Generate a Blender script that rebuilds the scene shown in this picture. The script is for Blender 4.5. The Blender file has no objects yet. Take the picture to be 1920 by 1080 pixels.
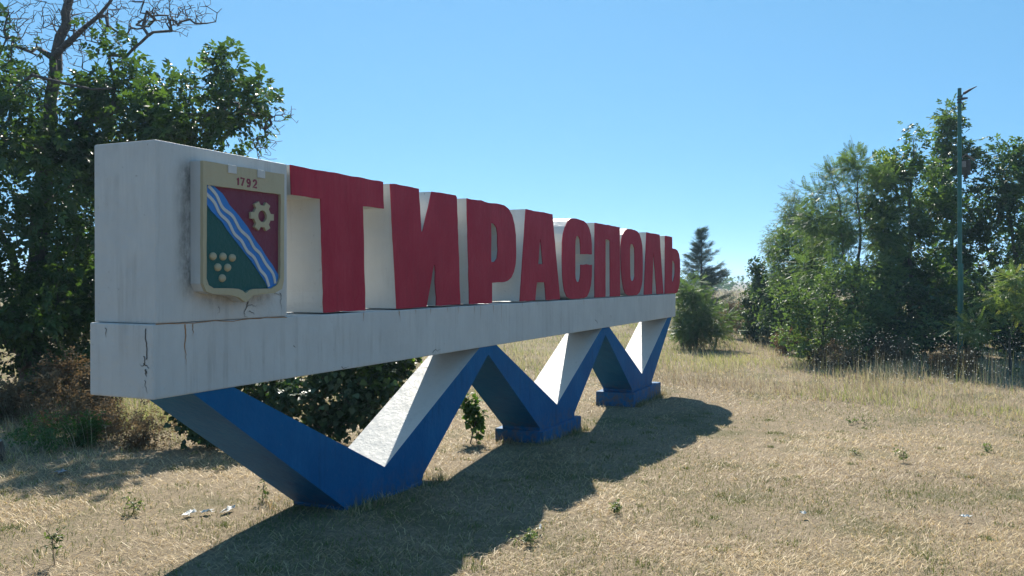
import bpy, bmesh, math, random
import numpy as np
from mathutils import Vector, Matrix
from mathutils.geometry import tessellate_polygon

# ------------------------------------------------------------------ camera, sky, sun, exposure
SC = bpy.context.scene
COL = SC.collection
cam_d = bpy.data.cameras.new('camera')
cam = bpy.data.objects.new('camera', cam_d)
COL.objects.link(cam)
CAM = (-4.4914, -4.8377, 2.2)
R_ = Vector((0.412473, -0.910967, 0.002269)); U_ = Vector((0.007862, 0.006050, 0.999951)); B_ = Vector((-0.910936, -0.412435, 0.009658))
cam.matrix_world = Matrix(((R_.x, U_.x, B_.x, CAM[0]), (R_.y, U_.y, B_.y, CAM[1]), (R_.z, U_.z, B_.z, CAM[2]), (0, 0, 0, 1)))
cam_d.sensor_width = 36.0
cam_d.lens = 1603.2 / 1920 * 36.0
cam_d.clip_start = 0.1
cam_d.clip_end = 30000
SC.camera = cam

SUN_EL = math.radians(40.0)
SUN_AZ = math.atan2(1.05, 0.58)            # from +Y towards +X
world = bpy.data.worlds.new('World'); SC.world = world; world.use_nodes = True
wn = world.node_tree.nodes; wl = world.node_tree.links
sky = wn.new('ShaderNodeTexSky'); sky.sky_type = 'NISHITA'; sky.sun_disc = False
sky.sun_elevation = SUN_EL; sky.sun_rotation = SUN_AZ
sky.altitude = 0; sky.air_density = 0.5; sky.dust_density = 0.0; sky.ozone_density = 10.0
# clear midday sky: even blue, only a little paler at the horizon
gam = wn.new('ShaderNodeGamma'); gam.inputs['Gamma'].default_value = 0.35; wl.new(sky.outputs[0], gam.inputs['Color'])
tintn = wn.new('ShaderNodeMix'); tintn.data_type = 'RGBA'; tintn.blend_type = 'MULTIPLY'; tintn.inputs[0].default_value = 1.0; tintn.clamp_result = False
tintn.inputs[7].default_value = (1.45, 3.0, 3.95, 1); wl.new(gam.outputs[0], tintn.inputs[6])
wl.new(tintn.outputs[2], wn['Background'].inputs[0]); wn['Background'].inputs[1].default_value = 0.06
sun_d = bpy.data.lights.new('sun', 'SUN'); sun_d.energy = 5.0; sun_d.angle = math.radians(0.53); sun_d.color = (1.0, 0.94, 0.84)
sun = bpy.data.objects.new('sun', sun_d); COL.objects.link(sun)
sd = Vector((math.sin(SUN_AZ) * math.cos(SUN_EL), math.cos(SUN_AZ) * math.cos(SUN_EL), math.sin(SUN_EL)))
sun.rotation_euler = sd.to_track_quat('Z', 'Y').to_euler(); sun.location = (20, 20, 40)
SC.view_settings.view_transform = 'Standard'; SC.view_settings.look = 'None'
SC.view_settings.exposure = 1.0; SC.view_settings.gamma = 1.0
SC.view_settings.use_curve_mapping = False
SC.render.engine = 'CYCLES'
SC.cycles.max_bounces = 6; SC.cycles.diffuse_bounces = 3; SC.cycles.transmission_bounces = 3; SC.cycles.glossy_bounces = 2
SC.cycles.use_denoising = True

RNG = np.random.default_rng(7)
HAZE = 0.0005
random.seed(7)

# ------------------------------------------------------------------ materials
def new_mat(name):
    m = bpy.data.materials.new(name); m.use_nodes = True
    nt = m.node_tree
    return m, nt, nt.nodes, nt.links, nt.nodes['Principled BSDF'], nt.nodes['Material Output']
def node(ns, t, **kw):
    n = ns.new(t)
    for k, v in kw.items():
        if k in n.inputs.keys(): n.inputs[k].default_value = v
        else: setattr(n, k, v)
    return n
def ramp(ns, stops, interp='LINEAR'):
    r = ns.new('ShaderNodeValToRGB'); cr = r.color_ramp; cr.interpolation = interp
    while len(cr.elements) < len(stops): cr.elements.new(0.5)
    for e, (p, c) in zip(cr.elements, stops):
        e.position = p; e.color = (*c, 1) if len(c) == 3 else c
    return r
def pos_scaled(ns, ls, scale):
    g = ns.new('ShaderNodeNewGeometry'); mp = ns.new('ShaderNodeMapping'); mp.inputs['Scale'].default_value = scale
    ls.new(g.outputs['Position'], mp.inputs['Vector']); return mp
def mix(ns, ls, fac, a, b, mode='MIX'):
    m = ns.new('ShaderNodeMix'); m.data_type = 'RGBA'; m.blend_type = mode
    for i, v in ((0, fac), (6, a), (7, b)):
        if hasattr(v, 'links') or hasattr(v, 'is_linked'): ls.new(v, m.inputs[i])
        else: m.inputs[i].default_value = v if i == 0 else (*v, 1)
    return m.outputs[2]
def noise(ns, ls, vec, scale, detail=4, rough=0.6, dist=0.0):
    n = ns.new('ShaderNodeTexNoise'); n.inputs['Scale'].default_value = scale; n.inputs['Detail'].default_value = detail
    n.inputs['Roughness'].default_value = rough; n.inputs['Distortion'].default_value = dist
    ls.new(vec, n.inputs['Vector']); return n.outputs['Fac']

def paint(name, base, dirt, streak=0.35, speck=0.5, rough=0.55, bump=0.35, cloud=0.2, spec=0.3, mud=0.0, fade=None):
    m, nt, ns, ls, bs, out = new_mat(name)
    p1 = pos_scaled(ns, ls, (1, 1, 1)).outputs[0]
    pv = pos_scaled(ns, ls, (9, 9, 0.55)).outputs[0]
    st = ramp(ns, [(0.50, (0, 0, 0)), (0.78, (1, 1, 1))]); ls.new(noise(ns, ls, pv, 1.3, 5, 0.65), st.inputs[0])
    brk = ramp(ns, [(0.40, (0, 0, 0)), (0.62, (1, 1, 1))]); ls.new(noise(ns, ls, p1, 1.7, 3), brk.inputs[0])
    sp = ramp(ns, [(0.66, (0, 0, 0)), (0.73, (1, 1, 1))]); ls.new(noise(ns, ls, p1, 34, 3, 0.55), sp.inputs[0])
    spm = ramp(ns, [(0.45, (0, 0, 0)), (0.66, (1, 1, 1))]); ls.new(noise(ns, ls, p1, 2.6, 2), spm.inputs[0])
    cl = ramp(ns, [(0.3, (0, 0, 0)), (0.72, (1, 1, 1))]); ls.new(noise(ns, ls, p1, 1.1, 6, 0.7), cl.inputs[0])
    def mul(a, b, k):
        x = ns.new('ShaderNodeMath'); x.operation = 'MULTIPLY'; ls.new(a, x.inputs[0])
        if b is None: x.inputs[1].default_value = k; return x.outputs[0]
        ls.new(b, x.inputs[1]); y = ns.new('ShaderNodeMath'); y.operation = 'MULTIPLY'; ls.new(x.outputs[0], y.inputs[0]); y.inputs[1].default_value = k
        return y.outputs[0]
    c = mix(ns, ls, mul(cl.outputs[0], None, cloud), base, tuple(0.72 * b for b in base))
    if fade:      # sun-bleached and overpainted areas, brushed up and down
        pf = pos_scaled(ns, ls, (1.6, 1.6, .9)).outputs[0]; fr = ramp(ns, [(0.42, (0, 0, 0)), (0.68, (1, 1, 1))]); ls.new(noise(ns, ls, pf, 1.3, 5, .6), fr.inputs[0])
        pb = pos_scaled(ns, ls, (40, 40, 3)).outputs[0]; br = ramp(ns, [(0.35, (.35, .35, .35)), (0.65, (1, 1, 1))]); ls.new(noise(ns, ls, pb, 1.0, 3, .6), br.inputs[0])
        c = mix(ns, ls, mul(fr.outputs[0], br.outputs[0], .75), c, fade)
    c = mix(ns, ls, mul(st.outputs[0], brk.outputs[0], streak), c, dirt)
    c = mix(ns, ls, mul(sp.outputs[0], spm.outputs[0], speck), c, dirt)
    if mud:       # splashed soil and scuffs low down, ragged
        g = ns.new('ShaderNodeNewGeometry'); sx = ns.new('ShaderNodeSeparateXYZ'); ls.new(g.outputs['Position'], sx.inputs[0])
        mr = ns.new('ShaderNodeMapRange'); mr.inputs['From Min'].default_value = .22; mr.inputs['From Max'].default_value = -.22; mr.clamp = True; ls.new(sx.outputs['Z'], mr.inputs['Value'])
        mn = ramp(ns, [(0.42, (0, 0, 0)), (0.62, (1, 1, 1))]); ls.new(noise(ns, ls, p1, 9, 6, .75), mn.inputs[0])
        c = mix(ns, ls, mul(mr.outputs[0], mn.outputs[0], mud), c, (0.15, 0.115, 0.075))
        wn_ = ramp(ns, [(0.63, (0, 0, 0)), (0.66, (1, 1, 1))]); ls.new(noise(ns, ls, p1, 16, 6, .8), wn_.inputs[0])
        c = mix(ns, ls, mul(wn_.outputs[0], None, .35), c, (0.10, 0.17, 0.24))
    ls.new(c, bs.inputs['Base Color']); bs.inputs['Roughness'].default_value = rough; bs.inputs['Specular IOR Level'].default_value = spec
    b1 = ns.new('ShaderNodeBump'); b1.inputs['Strength'].default_value = bump; b1.inputs['Distance'].default_value = 0.02
    ls.new(noise(ns, ls, p1, 22, 5, 0.65), b1.inputs['Height'])
    b2 = ns.new('ShaderNodeBump'); b2.inputs['Strength'].default_value = 0.25; b2.inputs['Distance'].default_value = 0.06
    ls.new(noise(ns, ls, p1, 3.2, 3), b2.inputs['Height']); ls.new(b1.outputs[0], b2.inputs['Normal'])
    ls.new(b2.outputs[0], bs.inputs['Normal'])
    return m
def dark_bands(m):  # mottled darker bands in the colour, left of the shield and below it
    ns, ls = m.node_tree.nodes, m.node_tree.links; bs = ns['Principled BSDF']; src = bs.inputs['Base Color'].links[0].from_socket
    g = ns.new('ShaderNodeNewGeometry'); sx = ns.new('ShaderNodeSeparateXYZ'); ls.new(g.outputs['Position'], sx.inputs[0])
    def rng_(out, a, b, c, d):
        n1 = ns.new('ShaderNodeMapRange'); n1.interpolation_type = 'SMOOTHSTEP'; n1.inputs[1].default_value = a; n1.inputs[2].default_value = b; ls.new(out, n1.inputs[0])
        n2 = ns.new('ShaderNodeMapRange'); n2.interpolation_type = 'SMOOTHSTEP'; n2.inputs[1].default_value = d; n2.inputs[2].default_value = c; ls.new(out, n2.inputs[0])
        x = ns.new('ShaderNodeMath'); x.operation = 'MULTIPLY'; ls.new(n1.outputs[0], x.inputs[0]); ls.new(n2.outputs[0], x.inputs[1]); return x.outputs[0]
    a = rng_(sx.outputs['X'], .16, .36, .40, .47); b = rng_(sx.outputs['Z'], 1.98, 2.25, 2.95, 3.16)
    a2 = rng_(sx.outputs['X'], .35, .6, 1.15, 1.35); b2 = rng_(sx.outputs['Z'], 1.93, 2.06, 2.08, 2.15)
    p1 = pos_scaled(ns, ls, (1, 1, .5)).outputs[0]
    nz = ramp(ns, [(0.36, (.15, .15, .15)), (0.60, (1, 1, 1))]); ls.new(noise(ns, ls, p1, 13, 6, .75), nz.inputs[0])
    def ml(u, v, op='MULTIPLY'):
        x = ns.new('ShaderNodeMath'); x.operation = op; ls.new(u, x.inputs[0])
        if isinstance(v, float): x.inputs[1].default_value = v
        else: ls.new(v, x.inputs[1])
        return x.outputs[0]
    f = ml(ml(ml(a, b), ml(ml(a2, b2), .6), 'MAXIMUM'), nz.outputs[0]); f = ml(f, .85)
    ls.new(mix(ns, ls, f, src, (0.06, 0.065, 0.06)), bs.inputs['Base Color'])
def plain(name, col, rough=0.6, metallic=0.0, var=0.15, scale=20):
    m, nt, ns, ls, bs, out = new_mat(name)
    p1 = pos_scaled(ns, ls, (1, 1, 1)).outputs[0]
    r = ramp(ns, [(0.3, tuple(c * (1 - var) for c in col)), (0.7, tuple(min(1, c * (1 + var)) for c in col))])
    ls.new(noise(ns, ls, p1, scale, 4), r.inputs[0]); ls.new(r.outputs[0], bs.inputs['Base Color'])
    bs.inputs['Roughness'].default_value = rough; bs.inputs['Metallic'].default_value = metallic
    return m
M = {}
M['white'] = paint('white_paint', (0.53, 0.525, 0.50), (0.20, 0.175, 0.14), streak=0.6, speck=0.85, cloud=0.4, fade=(0.60, 0.595, 0.56))
M['white_rough'] = paint('white_render', (0.57, 0.56, 0.52), (0.16, 0.15, 0.13), streak=0.25, speck=0.85, bump=0.35, cloud=0.35)
M['red'] = paint('red_paint', (0.38, 0.017, 0.042), (0.16, 0.02, 0.03), streak=0.5, speck=0.6, bump=0.35, cloud=0.5, spec=0.15, fade=(0.46, 0.05, 0.075))
M['blue'] = paint('blue_paint', (0.002, 0.112, 0.275), (0.004, 0.04, 0.09), streak=0.5, speck=0.4, rough=0.6, bump=0.4, cloud=0.55, spec=0.12, mud=0.9, fade=(0.012, 0.15, 0.33))
M['cream'] = paint('cream_paint', (0.46, 0.39, 0.245), (0.2, 0.16, 0.1), streak=0.35, speck=0.5, cloud=0.5)
M['green'] = paint('green_paint', (0.010, 0.085, 0.075), (0.01, 0.03, 0.03), streak=0.2, speck=0.2, bump=0.6)
M['maroon'] = paint('maroon_paint', (0.17, 0.028, 0.055), (0.06, 0.02, 0.03), streak=0.45, speck=0.3, bump=0.6)
M['river'] = paint('river_blue_paint', (0.03, 0.19, 0.52), (0.02, 0.08, 0.25), bump=0.5)
M['numeral'] = paint('numeral_paint', (0.24, 0.035, 0.06), (0.1, 0.03, 0.04))
M['rust'] = plain('rust_stain', (0.34, 0.165, 0.06), 0.9, 0, 0.4, 45)
M['crack'] = plain('crack_dark', (0.085, 0.075, 0.065), 0.95, 0, 0.4, 60)
M['pole'] = plain('green_pole_paint', (0.018, 0.115, 0.085), 0.5, 0, 0.25, 6)
M['iron'] = plain('dark_iron', (0.05, 0.045, 0.05), 0.6, 0.2, 0.3, 30)
M['oldwood'] = plain('weathered_wood', (0.065, 0.06, 0.052), 0.85, 0, 0.35, 12)
M['greywood'] = plain('grey_wood', (0.26, 0.24, 0.22), 0.85, 0, 0.3, 12)
M['paper'] = plain('torn_paper', (0.66, 0.65, 0.60), 0.8, 0, 0.1, 30)
M['bluebag'] = plain('grey_blue_plastic', (0.27, 0.27, 0.28), 0.5, 0, 0.3, 30)

def bark(name, a, b):
    m, nt, ns, ls, bs, out = new_mat(name)
    pv = pos_scaled(ns, ls, (14, 14, 3)).outputs[0]
    r = ramp(ns, [(0.3, a), (0.7, b)]); ls.new(noise(ns, ls, pv, 1.5, 6, 0.7), r.inputs[0])
    ls.new(r.outputs[0], bs.inputs['Base Color']); bs.inputs['Roughness'].default_value = 0.9
    bp = ns.new('ShaderNodeBump'); bp.inputs['Strength'].default_value = 0.6; bp.inputs['Distance'].default_value = 0.03
    ls.new(noise(ns, ls, pv, 2.0, 5, 0.7), bp.inputs['Height']); ls.new(bp.outputs[0], bs.inputs['Normal'])
    return m
M['bark'] = bark('dark_bark', (0.045, 0.036, 0.03), (0.13, 0.11, 0.095))
M['paletwig'] = bark('pale_bark', (0.10, 0.085, 0.07), (0.24, 0.21, 0.18))
M['drystem'] = bark('dry_stem', (0.14, 0.10, 0.06), (0.30, 0.23, 0.14))

def leaf_mat(name, stops, trans=0.45, rough=0.42, spec=0.4, tcol=(1.25, 1.35, 0.5)):
    """leaf with light passing through it; the tint of each leaf is an attribute"""
    m, nt, ns, ls, bs, out = new_mat(name)
    at = ns.new('ShaderNodeAttribute'); at.attribute_name = 'tint'
    r = ramp(ns, stops); ls.new(at.outputs['Fac'], r.inputs[0])
    ls.new(r.outputs[0], bs.inputs['Base Color']); bs.inputs['Roughness'].default_value = rough; bs.inputs['Specular IOR Level'].default_value = spec
    tr = ns.new('ShaderNodeBsdfTranslucent')
    tc = mix(ns, ls, 1.0, r.outputs[0], tcol, 'MULTIPLY'); ls.new(tc, tr.inputs['Color'])
    ms = ns.new('ShaderNodeMixShader'); ms.inputs[0].default_value = trans
    ls.new(bs.outputs[0], ms.inputs[1]); ls.new(tr.outputs[0], ms.inputs[2]); ls.new(ms.outputs[0], out.inputs['Surface'])
    return m
M['walnut'] = leaf_mat('walnut_leaf', [(0.0, (0.025, 0.050, 0.017)), (0.55, (0.055, 0.102, 0.029)), (0.85, (0.102, 0.165, 0.043)), (1.0, (0.172, 0.220, 0.058))], 0.42)
M['locust'] = leaf_mat('locust_leaf', [(0.0, (0.057, 0.091, 0.046)), (0.5, (0.104, 0.164, 0.067)), (0.85, (0.161, 0.227, 0.084)), (1.0, (0.265, 0.273, 0.105))], 0.42)
M['silver'] = leaf_mat('silvery_leaf', [(0.0, (0.079, 0.114, 0.088)), (0.5, (0.140, 0.193, 0.137)), (1.0, (0.245, 0.280, 0.195))], 0.38)
M['darkleaf'] = leaf_mat('dark_leaf', [(0.0, (0.022, 0.047, 0.023)), (0.6, (0.051, 0.095, 0.039)), (1.0, (0.127, 0.200, 0.058))], 0.3)
M['fresh'] = leaf_mat('fresh_leaf', [(0.0, (0.056, 0.105, 0.027)), (0.5, (0.105, 0.182, 0.045)), (1.0, (0.210, 0.280, 0.075))], 0.45)
M['needle'] = leaf_mat('needle', [(0.0, (0.022, 0.045, 0.035)), (0.6, (0.05, 0.088, 0.062)), (1.0, (0.09, 0.135, 0.085))], 0.25, 0.6)
M['dryleaf'] = leaf_mat('dry_leaf', [(0.0, (0.10, 0.068, 0.04)), (0.6, (0.19, 0.14, 0.085)), (1.0, (0.32, 0.26, 0.16))], 0.3, 0.8, 0.1, (1.1, 1.0, 0.8))
M['straw'] = leaf_mat('straw_blade', [(0.0, (0.14, 0.098, 0.062)), (0.3, (0.34, 0.245, 0.142)), (0.62, (0.59, 0.45, 0.25)), (0.72, (0.76, 0.61, 0.37)), (0.78, (0.10, 0.13, 0.038)), (1.0, (0.185, 0.225, 0.06))], 0.3, 0.55, 0.3, (1.1, 1.0, 0.75))
M['tall'] = leaf_mat('tall_grass_blade', [(0.0, (0.17, 0.125, 0.10)), (0.3, (0.34, 0.275, 0.20)), (0.66, (0.58, 0.51, 0.37)), (0.78, (0.44, 0.44, 0.15)), (1.0, (0.15, 0.20, 0.075))], 0.35, 0.7, 0.15, (1.05, 1.05, 0.85))
M['weedleaf'] = leaf_mat('weed_leaf', [(0.0, (0.07, 0.10, 0.04)), (0.5, (0.13, 0.175, 0.075)), (1.0, (0.22, 0.26, 0.12))], 0.4)
M['flower'] = leaf_mat('white_flower', [(0.0, (0.34, 0.33, 0.27)), (1.0, (0.68, 0.68, 0.62))], 0.4, 0.7, 0.1, (1, 1, 1))

# ------------------------------------------------------------------ object helpers
def link(o, parent=None):
    COL.objects.link(o)
    if parent is not None: o.parent = parent
    return o
def mesh_obj(name, verts, faces, mats, parent=None, fm=None, smooth=False):
    me = bpy.data.meshes.new(name); me.from_pydata([tuple(v) for v in verts], [], faces)
    for m in (mats if isinstance(mats, (list, tuple)) else [mats]): me.materials.append(m)
    if fm is not None: me.polygons.foreach_set('material_index', fm)
    if smooth: me.polygons.foreach_set('use_smooth', [True] * len(me.polygons))
    me.update()
    return link(bpy.data.objects.new(name, me), parent)
def bm_obj(name, bm, mats, parent=None, smooth=False):
    me = bpy.data.meshes.new(name); bmesh.ops.recalc_face_normals(bm, faces=bm.faces[:]); bm.to_mesh(me); bm.free()
    for m in (mats if isinstance(mats, (list, tuple)) else [mats]): me.materials.append(m)
    if smooth: me.polygons.foreach_set('use_smooth', [True] * len(me.polygons))
    return link(bpy.data.objects.new(name, me), parent)
def np_obj(name, V, loops, sizes, mat, parent=None, tint=None, smooth=False):
    """fast mesh from numpy arrays; loops = flat vertex indices, sizes = corners of each face"""
    me = bpy.data.meshes.new(name)
    V = np.ascontiguousarray(V, dtype=np.float32); loops = np.ascontiguousarray(loops, dtype=np.int32); sizes = np.ascontiguousarray(sizes, dtype=np.int32)
    me.vertices.add(len(V)); me.vertices.foreach_set('co', V.ravel())
    me.loops.add(len(loops)); me.loops.foreach_set('vertex_index', loops)
    me.polygons.add(len(sizes)); st = np.zeros(len(sizes), np.int32); st[1:] = np.cumsum(sizes)[:-1]
    me.polygons.foreach_set('loop_start', st)
    try: me.polygons.foreach_set('loop_total', sizes)
    except Exception: pass
    if smooth: me.polygons.foreach_set('use_smooth', np.ones(len(sizes), bool))
    me.update(calc_edges=True)
    if tint is not None:
        a = me.attributes.new('tint', 'FLOAT', 'POINT'); a.data.foreach_set('value', np.ascontiguousarray(tint, dtype=np.float32))
    me.materials.append(mat)
    return link(bpy.data.objects.new(name, me), parent)
def empty(name, loc, label, cat, group=None):
    o = bpy.data.objects.new(name, None); o.location = loc; o.empty_display_size = 0.2; link(o)
    return tag(o, label, cat, group)
def tag(o, label=None, cat=None, group=None, kind=None):
    if label: o['label'] = label
    if cat: o['category'] = cat
    if group: o['group'] = group
    if kind: o['kind'] = kind
    return o
def box_bm(bm, x0, x1, y0, y1, z0, z1, bev=0.0):
    r = bmesh.ops.create_cube(bm, size=1.0)
    for v in r['verts']:
        v.co = Vector((x0 + (v.co.x + .5) * (x1 - x0), y0 + (v.co.y + .5) * (y1 - y0), z0 + (v.co.z + .5) * (z1 - z0)))
    if bev:
        es = list({e for v in r['verts'] for e in v.link_edges})
        bmesh.ops.bevel(bm, geom=es, offset=bev, segments=2, affect='EDGES', profile=0.6)
def smoothstep(a, b, x):
    t = np.clip((x - a) / (b - a), 0, 1); return t * t * (3 - 2 * t)

# value noise on the plane (for terrain and plant patches)
_G = np.random.default_rng(3).random((256, 256))
def vnoise(x, y):
    x = np.asarray(x, float); y = np.asarray(y, float)
    xi = np.floor(x).astype(int); yi = np.floor(y).astype(int); fx = x - xi; fy = y - yi
    fx = fx * fx * (3 - 2 * fx); fy = fy * fy * (3 - 2 * fy)
    g = lambda a, b: _G[a % 256, b % 256]
    return (g(xi, yi) * (1 - fx) + g(xi + 1, yi) * fx) * (1 - fy) + (g(xi, yi + 1) * (1 - fx) + g(xi + 1, yi + 1) * fx) * fy
def fbm(x, y, o=4):
    s = 0; a = .5
    for i in range(o): s = s + a * vnoise(x * 2 ** i + 17.3 * i, y * 2 ** i + 5.1 * i); a *= .5
    return s
def gz(x, y):
    """height of the terrain: level under the first support, falling away along the sign"""
    x = np.asarray(x, float); y = np.asarray(y, float)
    z = -0.33 * smoothstep(0.3, 11.0, x)
    z = z + 0.10 * (fbm(x * .22, y * .22, 3) - .45) * smoothstep(1.0, 5.0, np.abs(y - .3)) + 0.03 * (fbm(x * 1.3, y * 1.3, 3) - .45)
    z = z - 0.11 * smoothstep(8, 13, x) * smoothstep(-.2, -2.2, y) * smoothstep(24, 15, x)
    far = smoothstep(60, 400, np.hypot(x, y))
    return z * (1 - far) + far * (-1.2)
def tallness(x, y):
    """0 on the mown strip, 1 where the grass is left to grow"""
    d1 = x - (12.6 + .33 * (y + 6.7)); d2 = y - (4.7 - .24 * np.clip(x - 2, 0, 8))
    return smoothstep(-.6, 2.6, np.maximum(d1, d2) + 3.0 * (fbm(x * .6, y * .6, 3) - .45))

# ------------------------------------------------------------------ ground, hills
def axis(lo, hi, step, far, g=1.16):
    a = list(np.arange(lo, hi + 1e-6, step)); s = step
    while a[-1] < far: s *= g; a.append(a[-1] + s)
    s = step; b = []
    x = lo
    while x > -far: s *= g; x -= s; b.append(x)
    return np.array(b[::-1] + a)
xs = axis(-8, 30, .2, 9000); ys = axis(-14, 16, .2, 9000)
X, Y = np.meshgrid(xs, ys, indexing='ij'); Z = gz(X, Y)
nx, ny = len(xs), len(ys)
idx = np.arange(nx * ny).reshape(nx, ny)
q = np.stack([idx[:-1, :-1], idx[1:, :-1], idx[1:, 1:], idx[:-1, 1:]], -1).reshape(-1, 4)
m, nt, ns, ls, bs, out = new_mat('dry_soil_and_thatch')
p1 = pos_scaled(ns, ls, (1, 1, 1)).outputs[0]
soil = ramp(ns, [(0.28, (0.085, 0.066, 0.048)), (0.5, (0.19, 0.15, 0.108)), (0.72, (0.33, 0.27, 0.19))]); ls.new(noise(ns, ls, p1, 14, 8, 0.75), soil.inputs[0])
wv = pos_scaled(ns, ls, (30, 130, 30)); wv.inputs['Rotation'].default_value = (0, 0, 0.5)
strw = ramp(ns, [(0.45, (0, 0, 0)), (0.65, (1, 1, 1))]); ls.new(noise(ns, ls, wv.outputs[0], 1.0, 3, .6, .8), strw.inputs[0])
c = mix(ns, ls, strw.outputs[0], soil.outputs[0], (0.34, 0.27, 0.16))
gpm = ramp(ns, [(0.52, (0, 0, 0)), (0.66, (1, 1, 1))]); ls.new(noise(ns, ls, p1, 0.55, 5, .65), gpm.inputs[0])
gm = ns.new('ShaderNodeMath'); gm.operation = 'MULTIPLY'; gm.inputs[1].default_value = .55; ls.new(gpm.outputs[0], gm.inputs[0])
c = mix(ns, ls, gm.outputs[0], c, (0.075, 0.085, 0.035))
ls.new(c, bs.inputs['Base Color']); bs.inputs['Roughness'].default_value = 1.0; bs.inputs['Specular IOR Level'].default_value = 0.1
bp = ns.new('ShaderNodeBump'); bp.inputs['Strength'].default_value = 0.8; bp.inputs['Distance'].default_value = 0.03
ls.new(noise(ns, ls, p1, 40, 6, .7), bp.inputs['Height']); ls.new(bp.outputs[0], bs.inputs['Normal'])
M['ground'] = m
ground = np_obj('ground', np.stack([X.ravel(), Y.ravel(), Z.ravel()], 1), q.ravel(), np.full(len(q), 4), M['ground'], smooth=True)
tag(ground, 'dry mown straw coloured ground', None, None, 'structure')

# low wooded hills on the skyline
hv = []; hf = []; n = 240
for i in range(n + 1):
    t = i / n; yy = -3000 + 6500 * t
    h = 16 + 26 * float(fbm(yy * .0011 + 3, 2.2, 4)) + 6 * float(fbm(yy * .01, 7.7, 3))
    hv += [(3900, yy, -3), (4150, yy, h * .72), (4500, yy, h), (5600, yy, -3)]
for i in range(n):
    for k in range(3):
        a = i * 4 + k; hf.append((a, a + 4, a + 5, a + 1))
M['hill'] = plain('wooded_hill', (0.055, 0.085, 0.045), 0.95, 0, 0.35, 0.02)
tag(mesh_obj('hills', hv, hf, M['hill'], smooth=True), 'low wooded hills on the skyline', None, None, 'structure')

# thin summer haze: even air round the whole scene, hills included
bm = bmesh.new(); box_bm(bm, -5200, 6200, -5200, 5200, -8, 54)
hz = bm_obj('haze', bm, []); tag(hz, 'thin bluish summer haze over the plain', None, None, 'stuff')
hm = bpy.data.materials.new('haze'); hm.use_nodes = True; hn = hm.node_tree; hn.nodes.clear()
ho = hn.nodes.new('ShaderNodeOutputMaterial'); hv_ = hn.nodes.new('ShaderNodeVolumePrincipled')
hv_.inputs['Color'].default_value = (0.50, 0.76, 1.0, 1); hv_.inputs['Density'].default_value = HAZE; hv_.inputs['Anisotropy'].default_value = 0.45
hn.links.new(hv_.outputs[0], ho.inputs['Volume']); hz.data.materials.append(hm)

# ------------------------------------------------------------------ the sign
sign = empty('city_sign', (0, 0, 0), 'long white concrete city name sign with raised red letters on zigzag blue supports', 'sign')
D = 0.64
bm = bmesh.new(); box_bm(bm, 0, 15.62, 0, D, 1.336, 1.876, .012)
bm_obj('beam', bm, M['white'], sign)
bm = bmesh.new(); box_bm(bm, .023, 1.466, .002, D - .02, 1.878, 3.197, .014)
M['block'] = M['white'].copy(); dark_bands(M['block'])
bm_obj('end_block', bm, M['block'], sign)

def resample(poly, step, jit, rng):
    """outline with slightly uneven hand-cut edges"""
    o = []
    n = len(poly)
    for i in range(n):
        a = np.array(poly[i]); b = np.array(poly[(i + 1) % n]); L = np.linalg.norm(b - a); k = max(1, int(L / step))
        nrm = np.array([b[1] - a[1], a[0] - b[0]]) / max(L, 1e-6)
        for j in range(k):
            p = a + (b - a) * j / k
            o.append(tuple(p + nrm * rng.normal(0, jit) if j else p))
    return o
def prism(name, outer, holes, y0, y1, mats, parent, front_mat=0, side_mat=0, step=None, jit=0.003, smooth=False):
    rng = np.random.default_rng(abs(hash(name)) % 1000 if False else len(outer) * 7 + 1)
    loops = [outer] + list(holes)
    if step: loops = [resample(l, step, jit, rng) for l in loops]
    flat = [p for l in loops for p in l]; N = len(flat)
    tri = tessellate_polygon([[Vector((p[0], p[1], 0)) for p in l] for l in loops])
    bm = bmesh.new()
    vf = [bm.verts.new((p[0], y0, p[1])) for p in flat]; vb = [bm.verts.new((p[0], y1, p[1])) for p in flat]
    for t in tri:
        for vs, mi in ((vf, front_mat), (vb, side_mat)):
            try: f = bm.faces.new([vs[i] for i in t]); f.material_index = mi
            except ValueError: pass
    o = 0
    for l in loops:
        k = len(l)
        for i in range(k):
            a, b = o + i, o + (i + 1) % k
            f = bm.faces.new((vf[a], vf[b], vb[b], vb[a])); f.material_index = side_mat
        o += k
    bmesh.ops.recalc_face_normals(bm, faces=bm.faces[:])
    return bm_obj(name, bm, mats, parent)

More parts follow.
